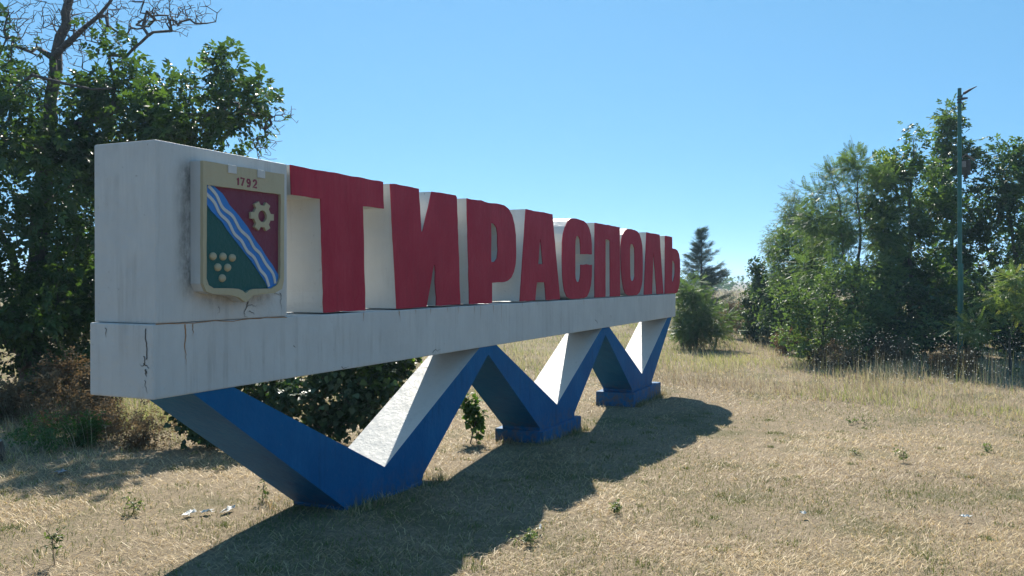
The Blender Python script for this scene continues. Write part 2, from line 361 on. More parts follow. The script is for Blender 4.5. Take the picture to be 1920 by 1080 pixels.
LET = {
 'Т': ([(1.52, 3.2), (2.99, 3.205), (3.006, 2.93), (2.625, 2.925), (2.67, 1.89), (2.0, 1.89), (1.95, 2.94), (1.535, 2.94)], []),
 'И': ([(3.13, 3.2), (3.71, 3.205), (3.765, 2.735), (3.80, 2.735), (4.0, 3.2), (4.575, 3.21), (4.60, 3.19), (4.70, 1.9), (4.105, 1.9), (4.075, 2.37), (4.05, 2.37), (3.88, 1.89), (3.26, 1.89)], []),
 'Р': ([(4.871, 3.201), (5.833, 3.206), (5.965, 3.2), (6.099, 3.166), (6.214, 3.086), (6.293, 2.968), (6.341, 2.817), (6.352, 2.607), (6.334, 2.415), (6.278, 2.309), (6.196, 2.232), (6.082, 2.188), (5.97, 2.17), (5.583, 2.158), (5.584, 1.897), (4.94, 1.897)],
       [[(5.55, 2.941), (5.642, 2.932), (5.718, 2.887), (5.753, 2.789), (5.763, 2.588), (5.737, 2.486), (5.665, 2.436), (5.561, 2.428)]]),
 'А': ([(6.696, 3.207), (7.711, 3.207), (8.044, 1.895), (7.463, 1.896), (7.405, 2.161), (7.102, 2.159), (7.043, 1.898), (6.488, 1.898)],
       [[(7.222, 2.803), (7.236, 2.803), (7.329, 2.434), (7.147, 2.431)]]),
 'С': ([(9.564, 2.641), (8.993, 2.628), (8.978, 2.784), (8.954, 2.877), (8.899, 2.918), (8.835, 2.933), (8.781, 2.912), (8.741, 2.852), (8.728, 2.759), (8.732, 2.297), (8.751, 2.22), (8.796, 2.177), (8.855, 2.158), (8.924, 2.174), (8.969, 2.236), (8.991, 2.33), (8.995, 2.456), (9.57, 2.465), (9.562, 2.27), (9.524, 2.124), (9.437, 1.996), (9.316, 1.917), (9.15, 1.892), (8.826, 1.889), (8.494, 1.898), (8.343, 1.934), (8.237, 2.025), (8.173, 2.174), (8.143, 2.352), (8.133, 2.589), (8.139, 2.796), (8.18, 2.932), (8.271, 3.055), (8.376, 3.144), (8.505, 3.193), (8.636, 3.205), (8.905, 3.204), (9.138, 3.193), (9.305, 3.155), (9.426, 3.082), (9.516, 2.966), (9.557, 2.822)], []),
 'П': ([(9.726, 3.2), (11.179, 3.205), (11.217, 1.893), (10.599, 1.893), (10.578, 2.91), (10.546, 2.93), (10.404, 2.94), (10.316, 2.931), (10.322, 1.893), (9.725, 1.893)], []),
 'О': ([(11.688, 3.203), (11.901, 3.21), (12.182, 3.207), (12.375, 3.189), (12.539, 3.138), (12.673, 3.025), (12.755, 2.9), (12.786, 2.662), (12.789, 2.404), (12.765, 2.182), (12.686, 2.054), (12.555, 1.946), (12.392, 1.902), (12.105, 1.891), (11.734, 1.896), (11.554, 1.941), (11.423, 2.046), (11.334, 2.217), (11.286, 2.387), (11.26, 2.624), (11.257, 2.845), (11.291, 2.965), (11.364, 3.071), (11.51, 3.156)],
       [[(11.985, 2.925), (12.092, 2.902), (12.174, 2.843), (12.197, 2.576), (12.201, 2.272), (12.132, 2.2), (12.026, 2.168), (11.932, 2.2), (11.894, 2.288), (11.866, 2.569), (11.857, 2.832), (11.905, 2.9)]]),
 'Л': ([(13.08, 3.207), (14.144, 3.21), (14.503, 1.895), (13.92, 1.895), (13.645, 2.80), (13.63, 2.80), (13.526, 1.895), (12.891, 1.895)], []),
 'Ь': ([(14.643, 3.205), (15.304, 3.21), (15.317, 2.942), (15.597, 2.941), (15.821, 2.916), (16.005, 2.826), (16.109, 2.678), (16.122, 2.441), (16.081, 2.181), (15.973, 2.01), (15.839, 1.915), (15.686, 1.889), (14.64, 1.889)],
       [[(15.322, 2.657), (15.47, 2.643), (15.568, 2.592), (15.588, 2.435), (15.555, 2.308), (15.434, 2.182), (15.314, 2.144)]]),
}
for ch, (outl, holes) in LET.items():
    L = prism('letter', outl, holes, .022, .60, [M['white_rough']], sign, step=.09, jit=.0025)
    L['label'] = 'letter ' + ch + ' with red face and white sides'
    f = prism('letter_face', outl, holes, .008, .0215, [M['red'], M['white_rough']], L, step=.09, jit=.0035)

# zigzag supports
for i, xv in enumerate((3.03, 7.94, 12.78)):
    zb = float(gz(xv, .3)) - .12
    top = 1.3355
    lw, rw = (-.66 - .12, .72 + .12)
    if i == 0: lto = -2.64
    else: lto = -2.46
    outl = [(xv + lto, top if i == 0 else 1.232)]
    if i == 0: outl = [(xv - 2.64, top), (xv - 2.21, top)]
    else: outl = [(xv - 2.455, 1.232), (xv - 2.455, top), (xv - 2.2, top)]
    outl += [(xv, .255)]
    if i < 2: outl += [(xv + 2.2, top), (xv + 2.452, top), (xv + 2.452, 1.232)]
    else: outl += [(xv + 2.14, top), (xv + 2.56, top)]
    outl += [(xv + .72 + .08, .02), (xv + .70, zb), (xv - .66, zb), (xv - .70, -.0)]
    sup = prism('zigzag_support', outl, [], .014 + .002 * i, D - .012, [M['blue'], M['white_rough']], sign, step=None)
    # the slopes inside the V are painted white
    for p in sup.data.polygons:
        n_ = p.normal; c_ = p.center
        if n_.z > .3 and abs(n_.y) < .1 and c_.z > .27 and c_.z < 1.3: p.material_index = 1
    z1 = float(gz(xv + .5, -.1))
    bm = bmesh.new()
    if i == 0: box_bm(bm, xv - .70, xv + .74, -.012, D + .03, -.3, -.045, .02)
    else: box_bm(bm, xv - .73 - .1 * (i == 2), xv + .93 + .35 * (i == 2), -.055, D + .10, z1 - .35, -.05, .018)
    bm_obj('plinth', bm, M['blue'], sup)

# coat of arms on the end block
SH_F, SH_R = -.125, -.096
outer = [(.352, 3.08), (1.275, 3.082), (1.268, 2.187), (1.245, 2.118), (1.15, 2.085), (.90, 2.072), (.835, 2.03), (.81, 2.017), (.785, 2.026), (.735, 2.056), (.66, 2.072), (.45, 2.088), (.385, 2.108), (.352, 2.166)]
inner = [(.392, 2.905), (1.228, 2.908), (1.222, 2.215), (1.19, 2.155), (1.112, 2.124), (.90, 2.122), (.84, 2.108), (.807, 2.087), (.775, 2.108), (.726, 2.123), (.46, 2.131), (.408, 2.155), (.386, 2.205)]
arms = prism('coat_of_arms', outer, [], SH_R, .0, [M['white']], sign)
arms['label'] = 'shield with the year 1792, gear, wavy river and grapes'
prism('shield_frame', outer, [inner], SH_F, SH_R - .0005, [M['cream'], M['white']], arms, 0, 0, step=.06, jit=.0015)
def offs(poly, y0, y1, name, mat, **k): return prism(name, poly, [], y0, y1, [mat], arms, **k)
up = [(.481, 2.906), (.571, 2.857), (.648, 2.775), (.759, 2.694), (.857, 2.61), (.957, 2.5), (1.06, 2.398), (1.148, 2.318), (1.222, 2.235)]
lo = [(.388, 2.786), (.451, 2.716), (.571, 2.637), (.664, 2.543), (.775, 2.447), (.889, 2.348), (.991, 2.245), (1.06, 2.176), (1.095, 2.124)]
Y1 = SH_R - .004
offs(up + [(1.228, 2.908)], Y1, SH_R - .0008, 'red_field', M['maroon'])
offs(lo[::-1] + [(.386, 2.205), (.408, 2.155), (.46, 2.131), (.726, 2.123), (.775, 2.108), (.807, 2.087), (.84, 2.108), (.90, 2.122), (1.09, 2.123)], Y1, SH_R - .0008, 'green_field', M['green'])
offs(up + [(1.22, 2.215), (1.19, 2.155), (1.112, 2.124)] + lo[::-1] + [(.392, 2.905)], Y1 - .006, SH_R - .0008, 'river_band', M['river'], step=.05, jit=.002)
def smooth_line(pts, k=5):
    P = np.array(pts); o = []
    for i in range(len(P) - 1):
        p0, p1, p2, p3 = P[max(i - 1, 0)], P[i], P[i + 1], P[min(i + 2, len(P) - 1)]
        for j in range(k):
            t = j / k
            o.append(.5 * ((2 * p1) + (-p0 + p2) * t + (2 * p0 - 5 * p1 + 4 * p2 - p3) * t * t + (-p0 + 3 * p1 - 3 * p2 + p3) * t ** 3))
    o.append(P[-1]); return np.array(o)
def ribbon(pts, w, taper=False):
    P = np.array(pts); T = np.gradient(P, axis=0); T /= np.linalg.norm(T, axis=1)[:, None] + 1e-9
    Nn = np.stack([-T[:, 1], T[:, 0]], 1); W = np.full(len(P), w)
    if taper: W = w * (1 - np.linspace(0, 1, len(P)) ** 1.5 * .9)
    return [tuple(p) for p in P + Nn * W[:, None] / 2] + [tuple(p) for p in (P - Nn * W[:, None] / 2)[::-1]]
w1 = [(.422, 2.900), (.503, 2.839), (.571, 2.747), (.679, 2.689), (.759, 2.593), (.857, 2.53), (.923, 2.452), (.991, 2.408), (1.06, 2.328), (1.148, 2.247), (1.178, 2.165)]
w2 = [(.398, 2.84), (.481, 2.783), (.541, 2.701), (.632, 2.641), (.695, 2.556), (.775, 2.503), (.84, 2.426), (.923, 2.372), (.991, 2.28), (1.06, 2.222), (1.10, 2.14)]
for w in (w1, w2): offs(ribbon(smooth_line(w), .026), Y1 - .011, Y1 - .0062, 'wave_stripe', M['white'])
# gear with six teeth
gp = []
gc, ga, gb = (1.007, 2.711), 1.0, .88
for k in range(6):
    t0 = math.radians(60 * k + 0)
    for da, r in ((-17, .103), (-12, .140), (12, .140), (17, .103), (30, .100)):
        a = t0 + math.radians(da); gp.append((gc[0] + ga * r * math.cos(a), gc[1] + gb * r * math.sin(a)))
gh = [(gc[0] + .052 * math.cos(a), gc[1] + .048 * math.sin(a)) for a in np.linspace(0, 2 * math.pi, 16, endpoint=False)]
prism('gear', gp, [gh], Y1 - .022, Y1 - .0005, [M['cream']], arms)
for gx, g_z in ((.474, 2.373), (.58, 2.373), (.681, 2.366), (.525, 2.29), (.629, 2.289), (.572, 2.207)):
    bm = bmesh.new(); r = bmesh.ops.create_uvsphere(bm, u_segments=12, v_segments=8, radius=1)
    for v in r['verts']: v.co = Vector((gx + v.co.x * .037, Y1 + v.co.y * .022, g_z + v.co.z * .031))
    bm_obj('grape', bm, M['cream'], arms, smooth=True)
for x0, x1 in ((.607, .700), (.936, 1.028)):
    bm = bmesh.new(); box_bm(bm, x0, x1, SH_F - .008, SH_F - .0005, 3.018, 3.084, .004); bm_obj('battlement', bm, M['white'], arms)
dig = {'1': [[(.0, .042), (.014, .058), (.014, 0)]],
       '7': [[(-.004, .058), (.036, .058), (.010, 0)]],
       '9': [[(.038, .040), (.030, .056), (.010, .056), (.002, .042), (.010, .030), (.030, .030), (.038, .040), (.036, .016), (.026, .002), (.004, .002)]],
       '2': [[(.0, .044), (.010, .058), (.030, .058), (.038, .044), (.032, .030), (.0, .001), (.042, .001)]]}
for ch, x0 in (('1', .708), ('7', .752), ('9', .818), ('2', .892)):
    for st in dig[ch]:
        bm = bmesh.new()
        o = prism('numeral', ribbon([(x0 + a, 2.935 + b) for a, b in st], .0155), [], SH_F - .003, SH_F - .0004, [M['numeral']], arms)
        o['label'] = 'red numeral ' + ch

# cracks and rust on the front face (y = 0) and the end face (x = 0)
def strip(name, pts, w, mat, face='front', off=.0025, taper=True):
    P = smooth_line(pts, 4) + RNG.normal(0, .0045, (len(pts) * 4 - 3, 2)); R = ribbon(P, w * .75, taper); k = len(R) // 2
    V = [(a, -off, b) if face == 'front' else (-off, a, b) for a, b in R]
    F = [(i, i + 1, 2 * k - 2 - i, 2 * k - 1 - i) for i in range(k - 1)]
    return mesh_obj(name, V, F, mat, sign)
strip('rust_streak', [(.296, 1.862), (.302, 1.80), (.298, 1.72), (.306, 1.64), (.312, 1.56)], .017, M['rust'])
strip('rust_streak', [(.372, 1.864), (.375, 1.82), (.372, 1.77)], .013, M['rust'])
strip('rust_streak', [(.02, 1.873), (.3, 1.874), (.7, 1.873), (1.1, 1.874), (1.46, 1.873)], .008, M['rust'], taper=False)
for x_, l_, w_ in ((2.62, .09, .012), (3.28, .06, .014), (3.30, .13, .008), (3.62, .05, .01), (3.95, .07, .012), (4.35, .06, .012), (4.62, .09, .01), (5.05, .10, .012), (5.22, .18, .009), (5.6, .12, .014), (5.85, .26, .010), (6.55, .06, .012), (7.1, .05, .01), (9.1, .10, .01), (10.2, .06, .01), (12.3, .07, .012)):
    strip('rust_streak', [(x_, 1.872), (x_ + .004, 1.872 - l_ * .5), (x_ + .002, 1.872 - l_)], w_, M['rust'])
for pts, w in (([(.97, 2.012), (.955, 1.975), (.93, 1.94), (.938, 1.90), (.968, 1.89)], .011), ([(.962, 1.985), (1.01, 1.992), (1.05, 1.975), (1.08, 1.99)], .007), ([(.985, 1.94), (1.03, 1.925), (1.045, 1.90)], .008),
               ([(1.36, 2.085), (1.385, 2.06), (1.375, 2.01), (1.39, 1.95), (1.38, 1.90)], .008), ([(1.30, 2.08), (1.35, 2.075), (1.38, 2.065)], .006), ([(.64, 1.99), (.655, 1.96), (.63, 1.93)], .006),
               ([(4.0, 1.37), (4.06, 1.40), (4.12, 1.385), (4.2, 1.40)], .012), ([(2.25, 1.37), (2.3, 1.35), (2.37, 1.36)], .010), ([(9.7, 1.50), (9.85, 1.46), (9.82, 1.42)], .014), ([(10.6, 1.56), (10.62, 1.50), (10.6, 1.45)], .018),
               ([(1.55, 1.62), (1.58, 1.60)], .012)):
    strip('crack', pts, w, M['crack'], taper=True)
strip('crack', [(.072, 1.845), (.070, 1.77), (.060, 1.70), (.066, 1.62)], .014, M['crack'], 'end', taper=False)
strip('crack', [(.090, 1.65), (.078, 1.60), (.10, 1.575), (.13, 1.59)], .013, M['crack'], 'end')
strip('crack', [(.085, 1.585), (.055, 1.575), (.04, 1.555)], .011, M['crack'], 'end')
strip('crack', [(.078, 1.555), (.066, 1.53), (.074, 1.515), (.05, 1.50)], .02, M['crack'], 'end')
strip('crack', [(.082, 1.47), (.075, 1.42), (.062, 1.375)], .008, M['crack'], 'end')
strip('crack', [(.47, 1.84), (.472, 1.80), (.47, 1.77)], .009, M['crack'], 'end')

# ------------------------------------------------------------------ plants
class Skel:
    """branch skeleton: limbs given as paths, twigs grown out to target points"""
    def __init__(s, seed): s.P = []; s.par = []; s.rm = []; s.leaf = []; s.rng = np.random.default_rng(seed)
    def add(s, p, par, rm=0., leaf=1): s.P.append(np.array(p, float)); s.par.append(par); s.rm.append(rm); s.leaf.append(leaf); return len(s.P) - 1
    def path(s, pts, r0, r1, par=-1, step=.3, jit=.03, leaf=1):
        pts = [np.array(p, float) for p in pts]
        if par == 'near': par = int(np.argmin([np.linalg.norm(p - pts[0]) for p in s.P]))
        C = []
        for i in range(len(pts) - 1):
            L = np.linalg.norm(pts[i + 1] - pts[i]); k = max(1, int(L / step))
            for j in range(k): C.append(pts[i] + (pts[i + 1] - pts[i]) * j / k)
        C.append(pts[-1]); n = len(C)
        for i, p in enumerate(C):
            q = p + (s.rng.normal(0, jit, 3) if 0 < i < n - 1 else 0)
            if i == 0 and par >= 0 and np.linalg.norm(q - s.P[par]) < .05: continue
            par = s.add(q, par, r0 + (r1 - r0) * i / max(n - 1, 1), leaf)
        return par
    def grow(s, targets, leaf=1, step=.22, jit=.05, up=.6, sag=0.0):
        T = np.array(targets); A = np.array(s.P)
        d0 = np.min(np.linalg.norm(T[:, None] - A[None], axis=2), axis=1)
        for i in np.argsort(d0):
            t = T[i]; A = np.array(s.P); dv = t - A; d = np.linalg.norm(dv, axis=1)
            cost = d + up * np.maximum(0, -dv[:, 2]); k = int(np.argmin(cost)); L = d[k]
            if L < .04: continue
            n = max(1, int(L / step)); a = s.P[k]
            pk = s.par[k]; d_in = (a - s.P[pk]) if pk >= 0 else np.array([0, 0, 1.])
            d_in = d_in / (np.linalg.norm(d_in) + 1e-9); c1 = a + d_in * L * .35
            par = k
            for j in range(1, n + 1):
                u = j / n; p = (1 - u) ** 2 * a + 2 * u * (1 - u) * c1 + u * u * t
                if j < n: p = p + s.rng.normal(0, jit, 3)
                par = s.add(p, par, 0., leaf)
    def radii(s, r0=.006, e=2.3, rmax=9.):
        n = len(s.P); acc = np.zeros(n); ch = np.zeros(n, int)
        for p in s.par:
            if p >= 0: ch[p] += 1
        R = np.zeros(n)
        for i in range(n - 1, -1, -1):
            R[i] = r0 if ch[i] == 0 else acc[i] ** (1 / e)
            R[i] = min(max(R[i], s.rm[i]), rmax)
            if s.par[i] >= 0: acc[s.par[i]] += R[i] ** e * 1.0
        s.R = R; s.ch = ch; return R
    def tubes(s, name, mat, parent, sides=(6, 4, 3), sel=None):
        P = np.array(s.P); par = np.array(s.par); R = s.R
        E = np.array([i for i in range(len(P)) if par[i] >= 0 and (sel is None or sel[i])])
        VV = []; LL = []; off = 0; SZ = 0
        rp = np.minimum(R[par[E]], R[E] * 1.9)
        cls = np.where(R[E] > .05, 0, np.where(R[E] > .016, 1, 2))
        for c in range(3):
            e = E[cls == c]; k = sides[c]
            if len(e) == 0: continue
            a = P[par[e]]; b = P[e]; d = b - a; d /= np.linalg.norm(d, axis=1)[:, None] + 1e-9
            ref = np.where(np.abs(d[:, 2:3]) > .9, np.array([[1., 0, 0]]), np.array([[0, 0, 1.]]))
            u = np.cross(d, ref); u /= np.linalg.norm(u, axis=1)[:, None]; v = np.cross(d, u)
            an = np.linspace(0, 2 * np.pi, k, endpoint=False)
            ring = u[:, None] * np.cos(an)[None, :, None] + v[:, None] * np.sin(an)[None, :, None]
            ra = rp[cls == c][:, None, None]; rb = R[e][:, None, None]
            b2 = b + d * R[e][:, None] * .4
            V = np.concatenate([a[:, None] + ring * ra, b2[:, None] + ring * rb], 1)
            j = np.arange(k); f = np.stack([j, (j + 1) % k, k + (j + 1) % k, k + j], 1)
            F = f[None] + (np.arange(len(e)) * 2 * k)[:, None, None] + off
            VV.append(V.reshape(-1, 3)); LL.append(F.reshape(-1)); off += len(e) * 2 * k; SZ += F.size // 4
        return np_obj(name, np.concatenate(VV), np.concatenate(LL), np.full(SZ, 4), mat, parent, smooth=True)

def leaflet(cx, cz, ang, L, w, fold=.25):
    """one folded leaflet: 4 corners plus midrib -> two quads; lies in the xy plane, +y away from the stalk"""
    d = np.array([math.sin(ang), math.cos(ang)]); n = np.array([d[1], -d[0]])
    c = np.array([cx, cz])
    b = c; t = c + d * L; m1 = c + d * L * .42 + n * w / 2; m2 = c + d * L * .42 - n * w / 2
    up = w * fold
    return [(b[0], b[1], 0), (m1[0], m1[1], up), (t[0], t[1], -L * .12), (m2[0], m2[1], up)], [(0, 1, 2), (0, 2, 3)]
def template(kind):
    V = []; F = []
    def put(a):
        o = len(V); V.extend(a[0]); F.extend([tuple(o + i for i in f) for f in a[1]])
    if kind == 'walnut':       # five broad leaflets
        put(leaflet(0, .15, 0, .13, .08))
        for y, L in ((.13, .115), (.06, .09)):
            put(leaflet(0, y, 1.0, L, .066)); put(leaflet(0, y, -1.0, L, .066))
    elif kind == 'frond':      # many small leaflets
        n = 7
        for i in range(n):
            y = .03 + .27 * i / (n - 1); L = .075 * (1 - .5 * abs(i / (n - 1) - .45))
            put(leaflet(0, y, 1.15, L, .03)); put(leaflet(0, y, -1.15, L, .03))
        put(leaflet(0, .31, 0, .06, .028))
    elif kind == 'simple':
        put(leaflet(0, 0, 0, .09, .055)); put(leaflet(0, .02, 1.2, .07, .042)); put(leaflet(0, .05, -1.1, .07, .042))
    elif kind == 'ivy':
        put(leaflet(0, 0, 0, .11, .10, .12)); put(leaflet(0, 0, .9, .08, .05, .1)); put(leaflet(0, 0, -.9, .08, .05, .1))
    elif kind == 'narrow':
        for i, a in enumerate((.3, -.5, .9, -1.0, 0)): put(leaflet(0, .03 * i, a, .085, .017))
    elif kind == 'needle':
        for i in range(5):
            for a in (.9, -.9): put(leaflet(0, .04 * i, a, .07, .016, .1))
        put(leaflet(0, .2, 0, .07, .016, .1))
    elif kind == 'dry':
        put(leaflet(0, 0, .4, .04, .022)); put(leaflet(0, .03, -.7, .035, .02)); put(leaflet(0, .05, .9, .03, .02))
    V = np.array(V); return V, np.array(F)
TPL = {k: template(k) for k in ('walnut', 'frond', 'simple', 'ivy', 'narrow', 'needle', 'dry')}

def scatter_leaves(name, kind, pos, dirs, size, mat, parent, rng, tint, roll=1.0, svar=.25):
    V0, F0 = TPL[kind]; n = len(pos)
    d = dirs / (np.linalg.norm(dirs, axis=1)[:, None] + 1e-9)
    # leaf plane: long axis d, normal mostly upward with random tilt
    nrm = np.array([0, 0, 1.])[None] + rng.normal(0, .55 * roll, (n, 3)); x = np.cross(d, nrm); x /= np.linalg.norm(x, axis=1)[:, None] + 1e-9
    nn = np.cross(x, d)
    S = size * np.clip(np.exp(rng.normal(0, svar, n)), .55, 1.4)[:, None, None]
    V = pos[:, None] + S * (V0[None, :, 0:1] * x[:, None] + V0[None, :, 1:2] * d[:, None] + V0[None, :, 2:3] * nn[:, None])
    F = F0[None] + (np.arange(n) * len(V0))[:, None, None]
    t = np.repeat(tint, len(V0))
    return np_obj(name, V.reshape(-1, 3), F.reshape(-1), np.full(F.size // 3, 3), mat, parent, tint=t)

def leaf_points(sk, n, thr, spread, rng, droop=.35):
    P = np.array(sk.P); par = np.array(sk.par); ok = np.array([i for i in range(len(P)) if par[i] >= 0 and sk.leaf[i] and sk.R[i] < thr])
    hop = np.full(len(P), 99); 
    for i in range(len(P) - 1, -1, -1):
        if sk.ch[i] == 0: hop[i] = 0
        if par[i] >= 0: hop[par[i]] = min(hop[par[i]], hop[i] + 1)
    own = np.exp(rng.normal(0, .8, len(P)))        # some twigs carry many leaves, some few
    w = np.where(hop[ok] == 0, 3.0, np.where(hop[ok] <= 2, 1.2, .12)) * own[ok]; e = ok[rng.choice(len(ok), n, p=w / w.sum())]
    u = rng.random(n)[:, None]; tw = P[e] - P[par[e]]; base = P[par[e]] + tw * u
    off = rng.normal(0, spread, (n, 3)); pos = base + off
    dr = tw / (np.linalg.norm(tw, axis=1)[:, None] + 1e-9) * .7 + off / spread * .45 + rng.normal(0, .4, (n, 3)); dr[:, 2] -= droop
    return pos, dr
def blob_targets(blobs, dens, rng, shell=2.2):
    T = []
    for b in blobs:
        x, y, z, rx, rz = b[:5]; ry = b[5] if len(b) > 5 else rx
        k = max(3, int(dens * (rx * ry * rz) ** (2 / 3)))
        v = rng.normal(0, 1, (k, 3)); v /= np.linalg.norm(v, axis=1)[:, None]
        v *= rng.random(k)[:, None] ** (1 / shell); T.append(np.array([x, y, z]) + v * np.array([rx, ry, rz]))
    T = np.concatenate(T); return T
def cluster_tint(pos, rng, base=.45, amp=.25, cl=.8):
    t = base + amp * rng.normal(0, .6, len(pos)) + .35 * (vnoise(pos[:, 0] / cl + pos[:, 2] / cl * .7 + 50, pos[:, 1] / cl + pos[:, 2] / cl * .6 + 50) - .5)
    return np.clip(t, 0, 1)

def plant(name, label, cat, base, limbs, blobs, kind, nleaf, size, mat, seed, barkm='bark', dens=26, spread=.10, thr=.03, group=None, r0=.006, bare=None, droop=.35, tb=.45, step=.22, jit=.05, up=.6, minz=.05):
    rng = np.random.default_rng(seed)
    root = empty(name, base, label, cat, group)
    sk = Skel(seed); B = np.array(base, float)
    for k, (pts, ra, rb) in enumerate(limbs):
        pts = [tuple(p) for p in pts]
        sk.path(pts, ra, rb, -1 if k == 0 or len(pts[0]) == 4 else 'near', jit=.03)
    T = blob_targets(blobs, dens, rng); T = T[T[:, 2] > gz(T[:, 0], T[:, 1]) + minz]
    sk.grow(T, 1, step, jit, up)
    if bare is not None and len(bare): sk.grow(blob_targets(bare[0], bare[1], rng), 0, .16, .045, .3)
    sk.radii(r0)
    inv = Matrix.Translation(-B)
    tr = sk.tubes('trunk', M[barkm], root); tr.matrix_parent_inverse = inv
    pos, dr = leaf_points(sk, nleaf, thr, spread, rng, droop)
    zg = gz(pos[:, 0], pos[:, 1]); keep = pos[:, 2] > zg + .03; pos, dr = pos[keep], dr[keep]
    cr = scatter_leaves('crown', kind, pos, dr, size, M[mat], root, rng, cluster_tint(pos, rng, tb)); cr.matrix_parent_inverse = inv
    return root
def G(x, y): return (x, y, float(gz(x, y)))

# the big tree behind the left end of the sign
plant('walnut_tree', 'large dark leafy tree with bare dead twigs behind the end block with the shield', 'tree', G(8.05, 12.3),
      [([(8.05, 12.32, -0.84), (8.10, 12.25, 1.76), (8.18, 12.08, 3.62), (8.24, 12.01, 5.34), (8.36, 11.77, 7.08), (8.47, 11.57, 8.59), (8.57, 11.38, 10.08)], .25, .05),
       ([(8.15, 12.18, 4.06), (8.17, 11.52, 5.13), (8.17, 10.88, 5.47), (8.26, 10.05, 5.71), (8.54, 8.78, 5.53), (8.76, 7.64, 5.53)], .115, .03),
       ([(8.24, 12.00, 5.47), (8.14, 11.63, 6.90), (8.14, 10.99, 7.22), (8.26, 10.43, 7.69), (8.42, 10.08, 8.24)], .10, .03),
       ([(8.08, 12.26, 0.48), (7.26, 13.33, 1.54), (6.54, 12.93, 3.26), (6.73, 12.14, 4.91), (6.82, 11.31, 5.70), (6.94, 10.75, 6.18), (7.16, 9.91, 5.97), (7.50, 9.16, 5.91)], .11, .02),
       ([(8.08, 12.26, 1.30), (7.54, 12.19, 2.68), (7.20, 12.68, 4.11)], .10, .05)],
      [(7.39, 12.61, 6.72, 0.99, 1.10), (8.64, 11.13, 5.45, 1.10, 0.99), (8.33, 8.62, 5.94, 0.93, 0.67), (8.29, 7.07, 5.95, 0.48, 0.59), (9.09, 8.53, 5.34, 1.23, 0.59), (8.90, 7.35, 5.45, 0.73, 0.56), (9.08, 10.19, 6.55, 0.66, 0.46),
       (6.75, 10.45, 3.67, 1.14, 1.14), (9.31, 12.83, 4.58, 1.11, 1.11), (6.66, 10.62, 1.82, 0.93, 0.73), (9.40, 12.58, 2.73, 0.74, 1.36), (6.15, 10.19, 4.90, 0.88, 1.19), (8.42, 11.52, 1.07, 0.58, 0.46), (7.26, 14.18, 5.91, 1.61, 2.31), (6.26, 13.10, 2.44, 1.51, 1.72),
       (8.98, 6.55, 5.45, 0.27, 0.31), (8.86, 7.46, 6.58, 0.24, 0.16), (8.73, 7.75, 6.28, 0.39, 0.30), (8.37, 10.17, 6.14, 0.64, 0.46), (8.26, 9.59, 5.45, 0.70, 0.46), (8.14, 10.75, 4.75, 0.70, 0.58), (8.03, 11.21, 6.14, 0.58, 0.46), (8.86, 6.78, 5.77, 0.39, 0.29), (8.32, 8.33, 5.26, 0.85, 0.31), (8.86, 10.60, 4.78, 0.93, 0.58), (7.92, 11.09, 2.33, 1.19, 1.06), (7.53, 10.82, 1.27, 0.93, 0.59), (8.85, 10.82, 2.73, 1.06, 1.06), (8.58, 10.68, 3.79, 1.06, 0.93), (8.46, 10.29, 1.41, 0.79, 0.66), (7.40, 11.34, 4.84, 1.06, 0.79), (8.06, 9.48, 6.7, .5, .36), (8.1, 10.4, 6.2, .5, .45), (7.95, 8.75, 7.05, .35, .22), (7.6, 12.0, 6.85, .55, .5), (7.45, 12.4, 7.5, .55, .5), (8.0, 11.2, 6.0, .42, .42), (8.15, 10.1, 7.3, .3, .22), (7.7, 10.6, 4.9, .5, .5), (8.3, 9.7, 4.85, .6, .4), (8.57, 6.65, 5.8, .45, .3), (8.67, 6.41, 5.29, .24, .22), (8.43, 6.93, 5.15, .5, .24), (8.29, 7.74, 5.0, .7, .2)],
      'walnut', 11500, 1.0, 'walnut', 11, dens=20, spread=.16, thr=.02, r0=.0055, tb=.42,
      bare=([(8.47, 10.27, 7.62, 0.67, 0.56), (8.55, 9.15, 7.71, 0.87, 0.44), (8.47, 8.35, 7.33, 0.42, 0.31), (8.57, 8.09, 7.59, 0.27, 0.27), (8.33, 11.23, 7.93, 0.79, 0.57), (8.94, 6.59, 5.03, 0.27, 0.48), (9.04, 6.06, 5.47, 0.19, 0.13), (8.85, 6.78, 4.76, 0.27, 0.21), (7.96, 12.06, 7.69, 0.68, 0.68), (8.26, 10.75, 6.96, 0.70, 0.70), (7.91, 11.68, 6.49, 0.58, 0.58), (8.71, 6.32, 5.03, .32, .5), (8.84, 6.04, 5.39, .34, .2), (8.64, 6.46, 4.67, .34, .3), (8.71, 6.32, 5.2, .35, .5), (8.52, 8.98, 7.69, .98, .33), (8.5, 7.81, 7.5, .42, .3), (7.64, 12.13, 7.39, .67, .56), (7.96, 10.93, 7.34, .78, .67)], 260))

